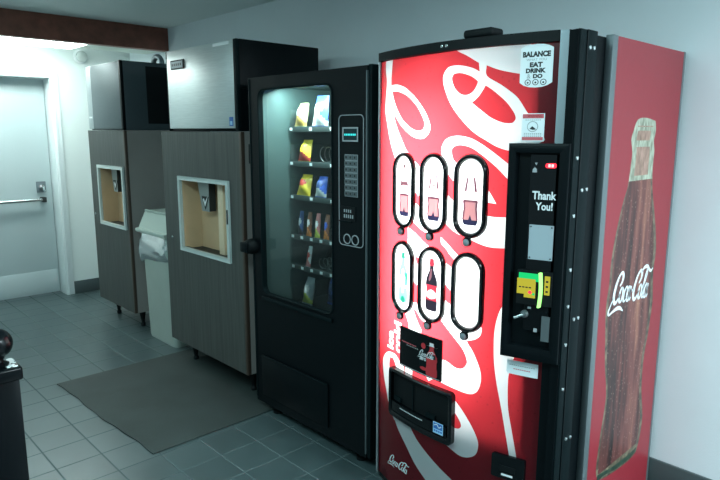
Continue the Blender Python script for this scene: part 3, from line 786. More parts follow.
snack_bag('chip_bag', -2.512, SYF, zs(2), .112, .115, 'snack_yellow', 'snack_yellow', 'snack_red', 'yellow snack bag with red patch on the third shelf down', 'snack bag', G1, .30)
snack_bag('chip_bag', -2.372, SYF, zs(2), .090, .112, 'snack_blue', 'snack_white', 'snack_navy', 'small blue snack bag on the third shelf down', 'snack bag', G1, .22)
for k, (x, a, b_, c_, lab) in enumerate(((-2.540, 'snack_navy', 'snack_black', 'snack_grey', 'dark blue candy bar, leftmost on the fourth shelf down'),
        (-2.470, 'snack_brown', 'snack_orange', 'snack_white', 'orange and brown candy bar beside the dark blue bar, fourth shelf down'),
        (-2.402, 'snack_pink', 'snack_lime', 'snack_white', 'candy bar with lime bottom, in the middle of the fourth shelf down'),
        (-2.330, 'snack_brown', 'snack_orange', 'snack_blue', 'orange and blue candy bar right of the lime one, fourth shelf down'),
        (-2.258, 'snack_orange', 'snack_brown', 'snack_pink', 'orange-brown candy bar at the right end of the fourth shelf down'))):
    snack_bag('candy_bar', x, SYF, zs(3), .042, .135, a, b_, c_, lab, 'candy bar', G2, .10, .022)
snack_bag('candy_bar', -2.482, SYF, zs(4), .040, .118, 'snack_white', 'snack_pink', 'snack_red', 'red and white candy bar on the fifth shelf down, left side', 'candy bar', G2, .2, .018)
snack_bag('candy_bar', -2.262, SYF, zs(4), .036, .112, 'snack_white', 'snack_white', 'snack_grey', 'white candy bar at the right end of the fifth shelf down', 'candy bar', G2, .08, .018)
snack_bag('chip_bag', -2.492, SYF, zs(5), .085, .150, 'snack_grey', 'snack_lime', 'snack_white', 'grey and yellow-green snack bag on the bottom shelf', 'snack bag', G1, .22)
snack_bag('chip_bag', -2.400, SYF + .10, zs(5), .085, .165, 'snack_blue', 'snack_navy', 'snack_navy', 'deep blue snack bag behind the grey one on the bottom shelf', 'snack bag', G1, .15)
li_ = bpy.data.lights.new('snack_machine_lamp', 'AREA'); li_.shape = 'RECTANGLE'; li_.size = .52; li_.size_y = .05; li_.energy = 5.6; li_.color = (.80, 1, .97)
lo = bpy.data.objects.new('snack_machine_lamp', li_); COL.objects.link(lo); lo.location = (-2.32 - sm.location.x, 1.90 - sm.location.y, 1.715); lo.parent = sm
lo.rotation_euler = (math.radians(20), 0, 0)

# ---- drinks machine
WHITE = {
 'stroke': [(-1678,1801),(-1678,1735),(-1670,1690),(-1676,1634),(-1679,1582),(-1667,1540),(-1651,1494),(-1632,1449),(-1600,1397),(-1547,1336),(-1490,1292),(-1462,1274),(-1401,1234),(-1330,1188),(-1286,1161),(-1220,1141),(-1167,1127),(-1128,1125),(-1087,1128),(-1074,1128),(-1079,1232),(-1102,1229),(-1139,1227),(-1171,1231),(-1236,1246),(-1300,1271),(-1333,1297),(-1395,1338),(-1462,1381),(-1519,1424),(-1543,1447),(-1589,1509),(-1617,1562),(-1633,1621),(-1639,1684),(-1634,1731),(-1624,1795)],
 'band2': [(-1527,1282),(-1489,1254),(-1461,1236),(-1401,1206),(-1366,1188),(-1366,1166),(-1389,1153),(-1425,1144),(-1495,1178),(-1544,1205)],
 'strip': [(-1346,1136),(-1323,1121),(-1279,1088),(-1221,1051),(-1236,1028),(-1300,1075),(-1322,1097),(-1345,1115)],
 'band4': [(-1518,1149),(-1477,1134),(-1423,1104),(-1368,1076),(-1325,1049),(-1281,1024),(-1238,992),(-1235,914),(-1295,949),(-1323,970),(-1385,1005),(-1458,1043),(-1477,1048),(-1457,1012),(-1383,958),(-1321,911),(-1289,896),(-1230,864),(-1182,849),(-1167,841),(-1171,815),(-1188,797),(-1207,788),(-1224,782),(-1218,772),(-1198,749),(-1172,700),(-1163,661),(-1169,623),(-1184,600),(-1211,589),(-1266,591),(-1334,598),(-1363,600),(-1390,583),(-1403,599),(-1384,644),(-1323,686),(-1269,672),(-1239,676),(-1223,694),(-1221,713),(-1238,746),(-1272,778),(-1329,826),(-1391,882),(-1455,935),(-1490,956),(-1539,990),(-1540,1060),(-1518,1094)],
 'band6': [(-1542,846),(-1505,861),(-1454,869),(-1421,844),(-1389,817),(-1404,800),(-1436,814),(-1458,835),(-1473,845),(-1478,838),(-1463,811),(-1431,768),(-1471,681),(-1480,565),(-1523,575),(-1519,687),(-1503,765),(-1512,790),(-1525,815)],
 'loopl': [(-1592,344),(-1634,404),(-1660,468),(-1677,519),(-1682,569),(-1666,601),(-1635,623),(-1591,627),(-1559,608),(-1529,581),(-1524,373)],
 'swoosh': [(-1607,372),(-1587,346),(-1560,314),(-1509,268),(-1455,217),(-1395,177),(-1319,128),(-1244,81),(-1139,128),(-1214,196),(-1267,232),(-1323,256),(-1389,289),(-1445,322),(-1489,364),(-1525,407)],
 'lobe': [(-1309,566),(-1276,558),(-1264,548),(-1229,516),(-1192,471),(-1168,428),(-1165,398),(-1175,368),(-1203,348),(-1236,342),(-1272,352),(-1303,364)],
 'long': [(-1073,970),(-1097,932),(-1111,898),(-1120,851),(-1122,801),(-1118,727),(-1105,651),(-1085,565),(-1069,489),(-1052,406),(-1047,370),(-1023,377),(-1028,410),(-1046,496),(-1062,572),(-1066,625),(-1067,665),(-1065,702),(-1051,760),(-1029,861),(-1034,962)],
 'big': [(-1214,1743),(-1213,1721),(-1209,1694),(-1235,1707),(-1274,1717),(-1309,1720),(-1336,1714),(-1353,1692),(-1353,1666),(-1340,1632),(-1317,1592),(-1283,1553),(-1242,1515),(-1211,1493),(-1181,1477),(-1140,1456),(-1101,1444),(-1063,1440),(-1032,1453),(-989,1478),(-1006,1515),(-1044,1560),(-1075,1605),(-1107,1632),(-1137,1652),(-1183,1680),(-1185,1713),(-1187,1741)],
 'ribbon': [(-1303,1782),(-1299,1767),(-1259,1748),(-1215,1723),(-1184,1712),(-1139,1695),(-1074,1680),(-1037,1677),(-1043,1784),(-1143,1792)],
 'loopu': [(-1647,1675),(-1596,1675),(-1546,1661),(-1513,1642),(-1485,1622),(-1441,1580),(-1413,1537),(-1410,1508),(-1429,1485),(-1459,1478),(-1505,1488),(-1557,1517),(-1596,1550),(-1635,1594),(-1661,1637)],
 'loopc': [(-1333,1380),(-1344,1403),(-1353,1435),(-1350,1458),(-1332,1479),(-1297,1489),(-1250,1486),(-1207,1471),(-1152,1439),(-1099,1402),(-1073,1383),(-1070,1329),(-1099,1354),(-1137,1389),(-1186,1425),(-1229,1450),(-1269,1459),(-1296,1455),(-1309,1442),(-1305,1419),(-1294,1403),(-1256,1376),(-1217,1351),(-1175,1325),(-1156,1305),(-1133,1271),(-1173,1275),(-1230,1294),(-1302,1340)],
}
RED = {
 'h1': [(-1316,1677),(-1308,1693),(-1280,1694),(-1241,1682),(-1215,1665),(-1216,1656),(-1230,1634),(-1251,1623),(-1278,1626),(-1303,1647)],
 'h2': [(-1186,1650),(-1156,1631),(-1115,1597),(-1089,1565),(-1081,1546),(-1086,1535),(-1095,1530),(-1123,1532),(-1163,1548),(-1200,1573),(-1234,1597),(-1213,1613),(-1198,1631)],
 'h3': [(-1630,1651),(-1592,1650),(-1533,1631),(-1478,1592),(-1446,1551),(-1437,1526),(-1450,1509),(-1487,1508),(-1530,1527),(-1571,1557),(-1611,1609)],
 'h4': [(-1294,509),(-1274,508),(-1252,489),(-1236,463),(-1244,446),(-1272,440),(-1292,435)],
 'h5': [(-1617,515),(-1630,563),(-1627,602),(-1604,606),(-1583,579),(-1582,529)],
}
BOTTLE = [(2164,1546),(2235,1552),(2314,1543),(2325,1507),(2314,1472),(2326,1439),(2324,1385),(2331,1326),(2347,1273),(2371,1219),(2400,1144),(2423,1056),(2415,974),(2425,908),(2434,844),(2424,775),(2416,719),(2399,657),(2392,597),(2399,490),(2432,372),(2424,288),(2397,223),(2323,212),(2205,217),(2101,229),(2054,247),(2037,282),(2038,329),(2045,385),(2053,441),(2074,561),(2045,691),(2033,786),(2022,868),(2022,933),(2031,977),(2033,1055),(2045,1123),(2065,1190),(2092,1263),(2116,1306),(2126,1337),(2133,1391),(2137,1436),(2121,1476),(2135,1510)]
dm = thing('soda_vending_machine', (-1.31, 2.13, 0), 'tall red soft drink vending machine with white swirls, against the wall at right', 'vending machine')
CX0, CX1, CZ1 = -1.722, -.905, 1.800
def yfront(x): return 1.676 + .45 * (x + 1.325) ** 2
def fm(x, z, dd): return (x, yfront(x) - dd, z)
PX0, PX1, PZ0, PZ1 = -1.712, -.957, .055, 1.768
mm = lambda P: [(u / 1000, v / 1000) for u, v in P]
PILLS = [(-1.541, 1.287), (-1.3835, 1.288), (-1.2255, 1.289), (-1.541, .954), (-1.3835, .955), (-1.2255, .956)]
regs = [(smooth_loop(mm(WHITE[k])), 'b_white') for k in WHITE] + [(smooth_loop(mm(RED[k])), 'b_red') for k in RED]
clip = lambda P: [(min(PX1 - 1e-3, max(PX0 + 1e-3, u)), min(PZ1 - 1e-3, max(PZ0 + 1e-3, v))) for u, v in P]
regs = [(clip(P), m) for P, m in regs]
regs += [(rrect(cx, cz, .102, .256, .0505, 8), None) for cx, cz in PILLS]
for body, x0, x1, z0, z1 in (('Ice', -1.646, -1.603, .640, .715), ('cold', -1.598, -1.548, .640, .766)):   # the two words reading upwards
    v, f = text2d(body, x0, x1, z0, z1, bold=.035, rot=True); regs += [([v[i] for i in q], 'b_white') for q in f]
pn = MB(); pn.sheet(quad(PX0, PX1, PZ0, PZ1), regs, 'b_red', fm, 0, grid=.03)
# small printed script, lower left, and the two words reading upwards
script_logo(pn, 'ink_white', fm, .0008, -1.622, .148, .0135, .0135, shear=.3)
panel = pn.build('front_panel', dm, 60)
# door shell: sides, back, top and bottom around the lamp space
sh = MB()
def yrail(x0, x1, z0, z1, out, back, mat, n=1):
    vs = []; fs = []
    for k in range(n + 1):
        x = x0 + (x1 - x0) * k / n
        vs += [(x, yfront(x) - out, z0), (x, yfront(x) - out, z1), (x, back, z1), (x, back, z0)]
    for k in range(n):
        a = 4 * k
        fs += [(a, a + 4, a + 5, a + 1), (a + 1, a + 5, a + 6, a + 2), (a + 2, a + 6, a + 7, a + 3), (a + 3, a + 7, a + 4, a)]
    fs += [(0, 1, 2, 3), (4 * n + 3, 4 * n + 2, 4 * n + 1, 4 * n)]
    return vs, fs
DB = 1.835
sh.add(*yrail(CX0 + .004, PX0 - .0005, .05, CZ1 - .003, .002, DB, 'black'), 'black')
sh.add(*yrail(PX1 + .0005, -.9145, .05, CZ1 - .003, -.004, DB, 'black'), 'black')
sh.add(*yrail(PX0, PX1, PZ1 + .001, CZ1 - .003, .000, DB, 'black', 12), 'black')
sh.add(*yrail(PX0, PX1, .035, PZ0 - .001, .000, DB, 'black', 12), 'black')
sh.box(CX0 + .004, -.9145, DB - .012, DB, .05, CZ1 - .004, 'black')
shell = sh.build('door_shell', dm, 30)
# light box round the lamp
lb = MB(); LX0, LX1, LZ0, LZ1 = -1.700, -1.032, .445, 1.755
lb.box(LX1, LX1 + .004, yfront(LX1) + .009, DB - .0165, LZ0, LZ1, 'white')
lb.add(*yrail(LX0, LX1 - .0005, LZ0 - .004, LZ0, -.016, DB - .0165, 'white', 10), 'white')
lb.box(LX0, LX1, DB - .016, DB - .013, LZ0, LZ1, 'white'); lb.build('light_box', shell)
# top rail, handle block, edge strips
tp = MB(); tp.add(*yrail(CX0 + .002, -.9575, PZ1 + .0005, CZ1, .012, 1.80, 'black', 14), 'black_matte'); rail = tp.build('top_rail', dm, 30)
for x in (-1.352, -1.333):
    MB().lathe([(0, 0), (.006, 0), (.005, -.003), (0, -.004)], (x, yfront(x) - .012, 1.784), 'chrome', 'y', 10).build('screw', rail)
MB().box(-1.275, -1.162, 1.672, 1.742, 1.8005, 1.828, 'black_matte', .010, 3).build('top_latch', dm)
es = MB(); es.add(*yrail(-.9568, -.9285, 1.4685, CZ1 - .001, .010, yfront(-.94) + .02, 'alu', 3), 'alu'); es.build('edge_strip', dm, 30)
es = MB(); es.add(*yrail(-.9568, -.9285, .05, 1.4680, .010, yfront(-.94) + .02, 'black', 3), 'black'); es.build('lower_edge_strip', dm, 30)
es = MB(); es.add(*yrail(CX0 - .004, -1.7125, .05, CZ1 - .008, .008, yfront(-1.717) + .03, 'alu', 1), 'alu'); es.build('edge_strip', dm, 30)
# layered door edge on the right, with rivets
e1 = MB().box(-.9278, -.899, yfront(-.915) - .006, 1.728, .05, CZ1 - .004, 'black', .002); e1.build('door_edge', dm)
e2 = MB().box(-.9143, -.894, 1.731, 1.768, .05, CZ1 - .002, 'dark_grey', .002)
e2.box(-.9143, -.8915, 1.7685, 1.774, .05, CZ1 - .002, 'black', .001); e2.box(-.9143, -.893, 1.7745, 1.834, .05, CZ1, 'dark_grey', .003)
edge2 = e2.build('hinge_rail', dm)
for y, z in ((1.792, 1.326), (1.822, 1.327), (1.794, .912), (1.822, .911), (1.793, .499), (1.822, .496), (1.787, 1.749), (1.812, 1.749)):
    MB().lathe([(0, 0), (.007, 0), (.006, .003), (0, .0045)], (-.8931, y, z), 'chrome', 'x', 10).build('rivet', edge2)
for y, z in ((1.752, 1.425), (1.752, 1.249), (1.752, 1.08), (1.752, .962), (1.752, .836), (1.752, .686)):
    MB().lathe([(0, 0), (.007, 0), (.006, .003), (0, .0045)], (-.8941, y, z), 'chrome', 'x', 10).build('rivet', edge2)
# cabinet behind the door
cb = MB(); cb.box(CX0, -.915, 1.868, 2.548, .05, CZ1 - .004, 'black', .003); cb.box(CX0 + .03, -.93, 1.836, 1.868, .07, CZ1 - .02, 'black_matte')
cb.box(CX0 + .02, -.91, 1.90, 2.53, .0, .05, 'black_matte'); cb.build('cabinet', dm)
ef = MB(); ef.box(-.914, -.8895, 1.930, 1.967, .02, CZ1 + .002, 'grey_frame', .002); ef.box(-.914, -.8895, 2.532, 2.550, .02, CZ1 + .002, 'grey_frame', .002); ef.build('panel_frame', dm)
sd = lambda u, v, dd: (-.8905 + dd, u, v)
bo = smooth_loop(mm(BOTTLE), 3)
ins = lambda s_, P: [(2.232 + (u - 2.232) * s_ - .004, v) for u, v in P]
bz = [p for p in bo]
def cut(P, z0, z1):
    """keep the part of a left/right outline between two heights"""
    return [(u, min(z1, max(z0, v))) for u, v in P]
sp = MB()
body_in = ins(.90, cut(bo, .262, 1.335)); neck = cut(bo, 1.335, 1.6)
warm = [(2.24, 1.30), (2.29, 1.24), (2.31, 1.13), (2.27, 1.02), (2.22, 1.08), (2.20, 1.2)]
warm2 = [(2.25, .80), (2.31, .74), (2.33, .55), (2.34, .36), (2.26, .33), (2.20, .40), (2.23, .6)]
base_in = [(2.048, .232), (2.11, .238), (2.205, .224), (2.323, .219), (2.392, .230), (2.396, .246), (2.32, .240), (2.2, .244), (2.1, .256), (2.05, .262)]
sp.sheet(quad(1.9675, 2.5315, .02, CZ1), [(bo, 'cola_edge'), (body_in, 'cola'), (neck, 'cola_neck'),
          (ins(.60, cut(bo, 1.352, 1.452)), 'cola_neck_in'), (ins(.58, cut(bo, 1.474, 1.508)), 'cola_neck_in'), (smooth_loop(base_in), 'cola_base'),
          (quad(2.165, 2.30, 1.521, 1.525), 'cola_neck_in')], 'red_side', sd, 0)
script_logo(sp, 'ink_white', sd, .001, 2.064, .910, .0345, .0375, shear=.26, tilt=-.10, clip=2.428, fat=1.02)
sp.box(-.9145, -.891, 1.9675, 2.5315, .02, CZ1, 'red_flat')
sp.build('side_panel', dm, 0)

# selection windows
def bottle_shape(cx, cz, w, h):
    half = [(.17, 1), (.17, .93), (.21, .92), (.21, .89), (.16, .88), (.17, .78), (.30, .70), (.44, .60), (.47, .50), (.42, .45), (.42, .28), (.47, .22), (.47, .06), (.38, 0)]
    return [(cx + u * w, cz + (v - .5) * h) for u, v in half] + [(cx - u * w, cz + (v - .5) * h) for u, v in half[::-1]]
for i, (cx, cz) in enumerate(PILLS):
    po_ = rrect(cx, cz, .128, .285, .0635, 9); pi_ = rrect(cx, cz, .096, .248, .0478, 9)
    wn = MB().ring(po_, pi_, .0, .020, fm, 'black_gloss', .012, .0).build('selection_window', dm, 60)
    po2 = rrect(cx, cz, .100, .252, .0498, 9)
    a = MB(); R = []
    bw, bh = .062, .195
    B = bottle_shape(cx, cz, bw, bh)
    def band(v0, v1, s_=1.0): return [(cx + (u - cx) * s_, min(cz + (v1 - .5) * bh, max(cz + (v0 - .5) * bh, v))) for u, v in B]
    if i < 3:
        k = ('b_pinkline', 'b_navy')
        R = [(band(.0, .44), 'b_pale'), (band(.03, .40, .80), 'b_blush'), (band(.40, .44), 'b_pinkline'), (band(.0, .09), 'b_navy'), ([(cx - .012, cz - .095), (cx, cz - .062), (cx + .012, cz - .095)], 'b_navy'),
             ([(cx - .025, cz + .016), (cx - .016, cz + .064), (cx - .009, cz + .064), (cx - .015, cz + .016)], 'b_pinkline'), ([(cx + .025, cz + .016), (cx + .016, cz + .064), (cx + .009, cz + .064), (cx + .015, cz + .016)], 'b_pinkline')]
        for s_ in (-1, 1):      # the sides of the drawn bottle
            R.append(([(cx + s_ * .030, cz - .014), (cx + s_ * .023, cz - .014), (cx + s_ * .019, cz - .040), (cx + s_ * .024, cz - .080), (cx + s_ * .031, cz - .080), (cx + s_ * .026, cz - .040)], 'b_pinkline'))
        if i == 0: R += [(quad(cx - .016, cx + .016, cz + .018, cz + .034), 'b_pale'), (circ(cx, cz + .090, .009, 10), 'b_pale')]
        if i == 1: R += [(quad(cx - .010, cx + .010, cz + .022, cz + .034), 'b_blush'), (quad(cx - .026, cx - .020, cz - .004, cz + .012), 'b_blush'), (quad(cx + .02, cx + .026, cz - .004, cz + .012), 'b_blush')]
    elif i == 3:
        R = [(band(.0, 1.0), 'b_palegreen'), (band(.30, .52, .80), 'b_window'), (quad(cx - .006, cx + .004, cz - .06, cz + .03), 'b_window'), (band(.88, 1.0), 'b_green'), (quad(cx + .012, cx + .026, cz - .03, cz + .02), 'b_green'), (circ(cx, cz - .088, .014, 12), 'b_green'), (circ(cx - .004, cz + .045, .010, 12), 'b_palegreen')]
    elif i == 4:
        R = [(band(.0, 1.0), 'b_dark'), (band(.86, 1.0), 'b_redink'), (band(.20, .50), 'b_redink'), (smooth_loop([(cx - .02, cz - .03), (cx, cz - .018), (cx + .021, cz - .028), (cx + .018, cz - .046), (cx - .004, cz - .052), (cx - .021, cz - .046)]), 'b_window'),
             (smooth_loop([(cx - .006, cz + .055), (cx + .001, cz + .06), (cx + .0, cz + .03), (cx - .010, cz + .012), (cx - .014, cz + .02)]), 'b_pale')]
    else:
        R = [(circ(cx - .015, cz - .01, .003, 8), 'b_blush'), (circ(cx + .006, cz - .008, .004, 8), 'b_blush'), (circ(cx - .004, cz - .062, .005, 8), 'b_blush'), (circ(cx + .016, cz + .0, .003, 8), 'b_blush')]
    a.sheet(po2, R, 'b_window', fm, .003, grid=.03)
    ins_o = a.build('picture_insert', wn, 60)
    bx = cx - .012 + (.006 if i % 3 == 2 else 0); by = cz - .157
    s_ = MB().lathe([(0, 0), (.0165, 0), (.0165, -.010), (.0, -.010)], (bx, yfront(bx) - .001, by + .002), 'black', 'y', 16)
    s_.lathe([(0, -.010), (.0125, -.010), (.0118, -.015), (.006, -.0172), (0, -.0175)], (bx, yfront(bx) - .001, by), 'alu', 'y', 18); s_.build('push_button', wn)

# advert plate
ad = MB(); AX0, AX1, AZ0, AZ1 = -1.552, -1.324, .600, .760
ad.prism(rrect((AX0 + AX1) / 2, .680, AX1 - AX0, .160, .006, 3), .001, .006, fm, 'black_gloss')
ad.prism(circ(-1.415, .716, .0115, 16), .006, .0066, fm, 'red_flat')
def mini(cx, cz, w, h, m, cap):
    B = bottle_shape(cx, cz, w, h); ad.prism(B, .006, .007, fm, m); ad.prism([(u, max(v, cz + .40 * h)) for u, v in B], .007, .0074, fm, cap)
mini(-1.372, .672, .058, .130, 'red_flat', 'ink_white')
ad.prism(quad(-1.392, -1.352, .678, .694), .0075, .008, fm, 'ink')
ad.prism(rrect(-1.412, .665, .048, .062, .012, 3), .006, .0069, fm, 'dark_grey'); ad.prism([(-1.43 + .018 * math.cos(a) + .018, .628 + .007 * math.sin(a)) for a in [2 * PI * k / 14 for k in range(14)]], .0069, .0074, fm, 'red_flat')
script_logo(ad, 'ink_white', fm, .0084, -1.434, .676, .0080, .0085, shear=.3)
v, f = text2d('zero', -1.432, -1.398, .660, .672, .02); ad.flat(v, f, 'ink_white', fm, .0084)
for k in range(9): ad.prism(quad(-1.538 + k * .0098, -1.532 + k * .0098, .7005 - (k % 2) * .0015, .704), .006, .0064, fm, 'label_pink')
for k in range(7): ad.prism(quad(-1.508 + k * .0098, -1.502 + k * .0098, .692, .695), .006, .0064, fm, 'ink_grey')
ad.prism(quad(-1.545, -1.332, .603, .606), .006, .0064, fm, 'ink_grey')
ad.build('advert_plate', dm, 0)
# delivery chute
ch = MB(); co_ = rrect(-1.435, .476, .345, .203, .016, 4); ci = rrect(-1.435, .480, .312, .165, .012, 4)
ch.ring(co_, ci, .0, .026, fm, 'black_gloss', .005, .0035); ch.prism(ci, .0015, .004, fm, 'black_matte')
chute = ch.build('delivery_chute', dm, 40)
fp = MB(); fp.prism(quad(-1.585, -1.285, .400, .440), .004, .020, fm, 'black_gloss'); fp.prism(quad(-1.470, -1.463, .44, .545), .004, .008, fm, 'dark_grey')
fp.prism(quad(-1.575, -1.535, .445, .462), .004, .013, fm, 'dark_grey'); fp.prism(quad(-1.39, -1.345, .445, .462), .004, .013, fm, 'dark_grey')
for k in range(16): fp.prism(quad(-1.530 + k * .0082, -1.5245 + k * .0082, .4255, .4290), .020, .0206, fm, 'ink_white')
fp.build('flap', chute, 0)
st = MB(); st.prism(quad(-1.340, -1.294, .408, .451), .026, .027, fm, 'sky_print'); st.prism(quad(-1.337, -1.297, .426, .448), .027, .0274, fm, 'blue')
script = stroke([(-1.334, .438, .004), (-1.322, .444, .004), (-1.312, .434, .004), (-1.301, .441, .004)], lambda a, b: (a, b)); st.flat(script[0], script[1], 'ink_white', fm, .0278)
for k in range(4): st.prism(quad(-1.335 + .010 * k, -1.328 + .010 * k, .415, .421), .027, .0274, fm, 'blue')
st.build('blue_sticker', chute, 0)
# coin return
cr = MB(); cr.prism(rrect(-1.050, .365, .112, .086, .006, 3), .0, .012, fm, 'black_gloss'); cr.prism(quad(-1.075, -1.022, .352, .372), .012, .016, fm, 'black_matte')
cr.prism(quad(-1.069, -1.031, .334, .341), .012, .0135, fm, 'ink_white'); cr.build('coin_return', dm, 0)
# stickers
lbx = MB(); lbx.prism(quad(-1.073, -.972, .704, .752), .0008, .0018, fm, 'label_white')
for k in range(12): lbx.prism(quad(-1.064 + .007 * k, -1.059 + .007 * k, .735 - (k % 3) * .0, .738), .0018, .0022, fm, 'ink_grey')
for k in range(8): lbx.prism(quad(-1.050 + .007 * k, -1.045 + .007 * k, .722, .725), .0018, .0022, fm, 'label_pink')
lbx.build('small_notice', dm, 0)
wr = MB(); wr.prism(quad(-1.060, -.9925, 1.4735, 1.559), .0008, .0018, fm, 'label_white'); wr.prism(quad(-1.058, -.995, 1.544, 1.557), .0018, .0022, fm, 'label_pink'); wr.prism(quad(-1.058, -.995, 1.477, 1.487), .0018, .0022, fm, 'label_pink')
v, f = text2d('WARNING', -1.043, -1.000, 1.547, 1.555, .01); wr.flat(v, f, 'red_flat', fm, .0026)
wr.ring(circ(-1.027, 1.519, .0165), circ(-1.027, 1.519, .0145), .0018, .0022, fm, 'ink_grey'); wr.prism([(-1.036, 1.512), (-1.028, 1.520), (-1.020, 1.514), (-1.016, 1.510), (-1.026, 1.509)], .0018, .0023, fm, 'ink')
for r_ in range(3):
    for k in range(9): wr.prism(quad(-1.052 + .006 * k, -1.048 + .006 * k, 1.497 - .0045 * r_, 1.499 - .0045 * r_), .0018, .0021, fm, 'ink_grey')
for k in range(8): wr.prism(quad(-1.049 + .006 * k, -1.045 + .006 * k, 1.538, 1.540), .0018, .0021, fm, 'ink_grey')
wr.build('warning_sticker', dm, 0)
BS = [(-1.073, 1.754), (-1.060, 1.761), (-1.043, 1.7645), (-1.025, 1.766), (-1.006, 1.7645), (-.990, 1.760), (-.977, 1.753), (-.977, 1.651), (-.990, 1.643), (-1.006, 1.638), (-1.025, 1.6365), (-1.043, 1.638), (-1.060, 1.643), (-1.073, 1.652)]
bs = MB(); bs.prism(BS, .0008, .0020, fm, 'label_white')
for body, x0, x1, z0, z1, m_, bo_ in (('BALANCE', -1.066, -.984, 1.727, 1.744, 'ink', .06), ('WHAT YOU', -1.055, -.995, 1.716, 1.723, 'ink_grey', 0), ('EAT', -1.044, -1.006, 1.697, 1.712, 'ink', .06),
        ('DRINK', -1.055, -.996, 1.680, 1.694, 'ink', .06), ('&', -1.051, -1.040, 1.664, 1.677, 'ink_grey', 0), ('DO', -1.033, -1.005, 1.664, 1.677, 'ink', .06)):
    v, f = text2d(body, x0, x1, z0, z1, bo_); bs.flat(v, f, m_, fm, .0024)
for k in range(3):
    cx = -1.048 + .023 * k; bs.ring(circ(cx, 1.6525, .0092, 16), circ(cx, 1.6525, .0072, 16), .002, .0024, fm, 'ink'); bs.prism(circ(cx, 1.6515, .0030, 8), .002, .0024, fm, 'ink')
bs.build('slogan_sticker', dm, 0)
# coin and note unit
BX0, BX1, BZ0, BZ1 = -1.076, -.9005, .776, 1.468
def fb(x, z, dd): return (x, 1.704 + (x - BX0) * .30 - dd, z)
cu_ = MB(); po_ = quad(BX0, BX1, BZ0, BZ1); pi_ = quad(BX0 + .021, BX1 - .026, BZ0 + .042, BZ1 - .028)
cu_.ring(po_, pi_, -.02, .042, fb, 'black', .002, .016); cu_.prism(pi_, .010, .0165, fb, 'black')
unit = cu_.build('payment_unit', dm, 0)
pl = MB().prism(quad(-1.010, -.936, BZ0 + .10, BZ1 - .034), .0166, .0365, fb, 'black_gloss'); pl.build('face_plate', unit, 0)
D = .0366
q = MB().prism(rrect(-.951, 1.4015, .030, .014, .005, 3), D, D + .002, fb, 'led_red'); q.prism(quad(-.958, -.952, 1.397, 1.406), D + .002, D + .0024, fb, 'led_pink'); q.prism(quad(-.949, -.943, 1.397, 1.406), D + .002, D + .0024, fb, 'led_pink'); q.build('price_display', unit, 0)
q = MB(); q.prism([(-.998, 1.410), (-.994, 1.402), (-.990, 1.410)], D, D + .001, fb, 'ink_grey'); q.prism([(-1.004, 1.380), (-.991, 1.380), (-.992, 1.390), (-.9975, 1.396), (-1.003, 1.390)], D, D + .001, fb, 'ink_grey')
q.build('status_icons', unit, 0); q = MB()
for body, x0, x1, z0, z1 in (('Thank', -1.001, -.931, 1.297, 1.323), ('You!', -.990, -.940, 1.264, 1.289)):
    v, f = text2d(body, x0, x1, z0, z1, .03); q.flat(v, f, 'ink_white', fb, D + .001)
q.build('thank_you_lettering', unit, 0)
q = MB().prism(quad(-1.004, -.933, 1.108, 1.218), D, D + .0025, fb, 'plate')
for x in (-.999, -.938):
    for z in (1.114, 1.212): q.prism(circ(x, z, .0025, 8), D + .0025, D + .0035, fb, 'ink')
q.build('cover_plate', unit, 0)
ba = MB(); ba.prism(quad(-1.030, -.926, .962, 1.072), .0166, .046, fb, 'black_matte'); bill = ba.build('note_acceptor', unit, 0)
q = MB().prism(quad(-1.024, -.964, 1.039, 1.064), .046, .048, fb, 'led_green'); q.build('green_light_strip', bill, 0)
q = MB().prism([(-1.028, 1.046), (-.973, 1.046), (-.973, .985), (-1.006, .985), (-1.006, .996), (-1.028, .996)], .046, .0485, fb, 'yellow_lit')
q.prism(circ(-.988, 1.003, .0055, 10), .0485, .049, fb, 'led_red'); q.prism(circ(-.977, .998, .004, 10), .0485, .049, fb, 'led_green')
for k in range(4): q.prism(quad(-1.022 + .010 * k, -1.015 + .010 * k, 1.016, 1.020), .0485, .049, fb, 'ink')
q.build('yellow_label', bill, 0)
arc = [(-.958 - .008 * math.sin(PI * k / 10) * 0 + .0035 * math.sin(PI * k / 10), .958 + .112 * k / 10) for k in range(11)]
q = MB().prism([(u - .0028, v) for u, v in arc] + [(u + .0030, v) for u, v in arc[::-1]], .046, .058, fb, 'led_lime'); q.build('lime_light_strip', bill, 0)
q = MB().prism(quad(-.946, -.931, 1.000, 1.060), .046, .0485, fb, 'yellow_lit')
for k in range(3): q.prism(quad(-.942, -.935, 1.008 + .016 * k, 1.014 + .016 * k), .0485, .049, fb, 'ink')
q.build('side_label', bill, 0)
lv = MB(); c = fb(-1.006, .928, D); lv.lathe([(0, 0), (.013, 0), (.011, -.010), (0, -.012)], c, 'plate_dark', 'y', 16)
a_ = fb(-1.006, .928, D + .012); lv.tube([a_, (a_[0] - .024, a_[1] - .012, a_[2] - .014)], .0055, 'chrome', 8); lv.build('coin_lever', unit)
q = MB().prism(quad(-.953, -.929, .846, .928), D, D + .004, fb, 'plate_dark'); q.build('coin_plate', unit, 0)
q = MB().prism(quad(-.977, -.967, .872, .884), D, D + .001, fb, 'ink_grey'); q.prism(quad(-.998, -.988, .946, .953), D, D + .001, fb, 'ink_grey'); q.build('coin_icons', unit, 0)

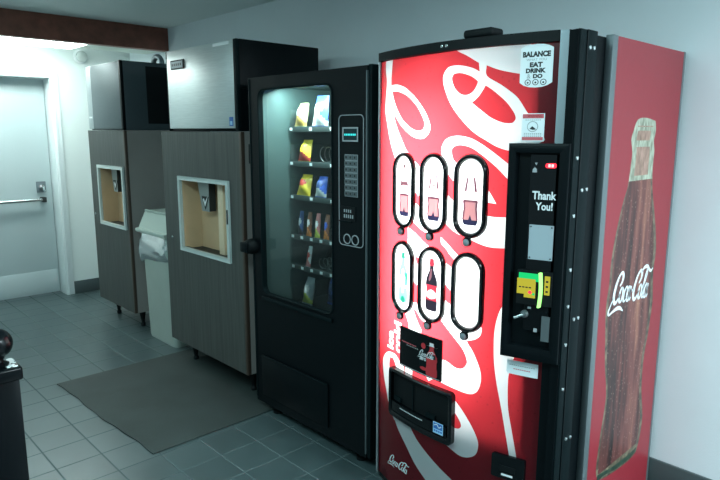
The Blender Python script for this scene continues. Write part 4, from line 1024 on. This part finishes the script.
# ------------------------------------------------------------------ light
def area(name, loc, rot, sx, sy, watts, col, parent=None):
    l = bpy.data.lights.new(name, 'AREA'); l.shape = 'RECTANGLE'; l.size = sx; l.size_y = sy; l.energy = watts; l.color = col
    o = bpy.data.objects.new(name, l); COL.objects.link(o); o.location = loc; o.rotation_euler = rot
    if parent is not None: o.parent = parent; o.location = Vector(loc) - parent.location
    return o
area('sign_lamp', (-1.46, 1.812, 1.13), (math.radians(90), 0, 0), .38, 1.00, 18.0, (.95, 1.0, .98), dm)
area('room_lamp', (-3.9, -0.6, CEIL - .03), (0, 0, 0), 1.2, .6, 14.0, (.66, .98, 1.0))
area('room_lamp', (-1.3, 0.1, CEIL - .03), (0, 0, 0), 1.2, .6, 36.0, (.62, .97, 1.0))  # unseen lamp added to brighten the back wall and cabinet sides
area('room_lamp', (1.45, 1.75, CEIL - .03), (0, 0, 0), .6, 1.2, 160.0, (.78, .95, 1.0))
world = bpy.data.worlds.new('lobby'); scene.world = world; world.use_nodes = True
bgn = world.node_tree.nodes['Background']; bgn.inputs[0].default_value = (.58, .92, 1.0, 1); bgn.inputs[1].default_value = 0.32

# ------------------------------------------------------------------ camera
cam = bpy.data.cameras.new('camera'); co = bpy.data.objects.new('camera', cam); COL.objects.link(co)
p_, y_, r_ = 0.174160322, 0.810291689, 0.00175157
F = Vector((-math.sin(y_) * math.cos(p_), math.cos(y_) * math.cos(p_), -math.sin(p_)))
R = Vector((math.cos(y_), math.sin(y_), 0)); U = R.cross(F)
R2 = R * math.cos(r_) + U * math.sin(r_); U2 = U * math.cos(r_) - R * math.sin(r_)
mw = Matrix((R2, U2, -F)).transposed().to_4x4(); mw.translation = (0, 0, 1.5)
co.matrix_world = mw; cam.sensor_width = 36; cam.lens = 611.05 / 720 * 36; cam.clip_start = .02
scene.camera = co
scene.view_settings.view_transform = 'Standard'; scene.view_settings.look = 'None'
scene.view_settings.gamma = 1; scene.view_settings.use_curve_mapping = False
scene.view_settings.exposure = 0.42
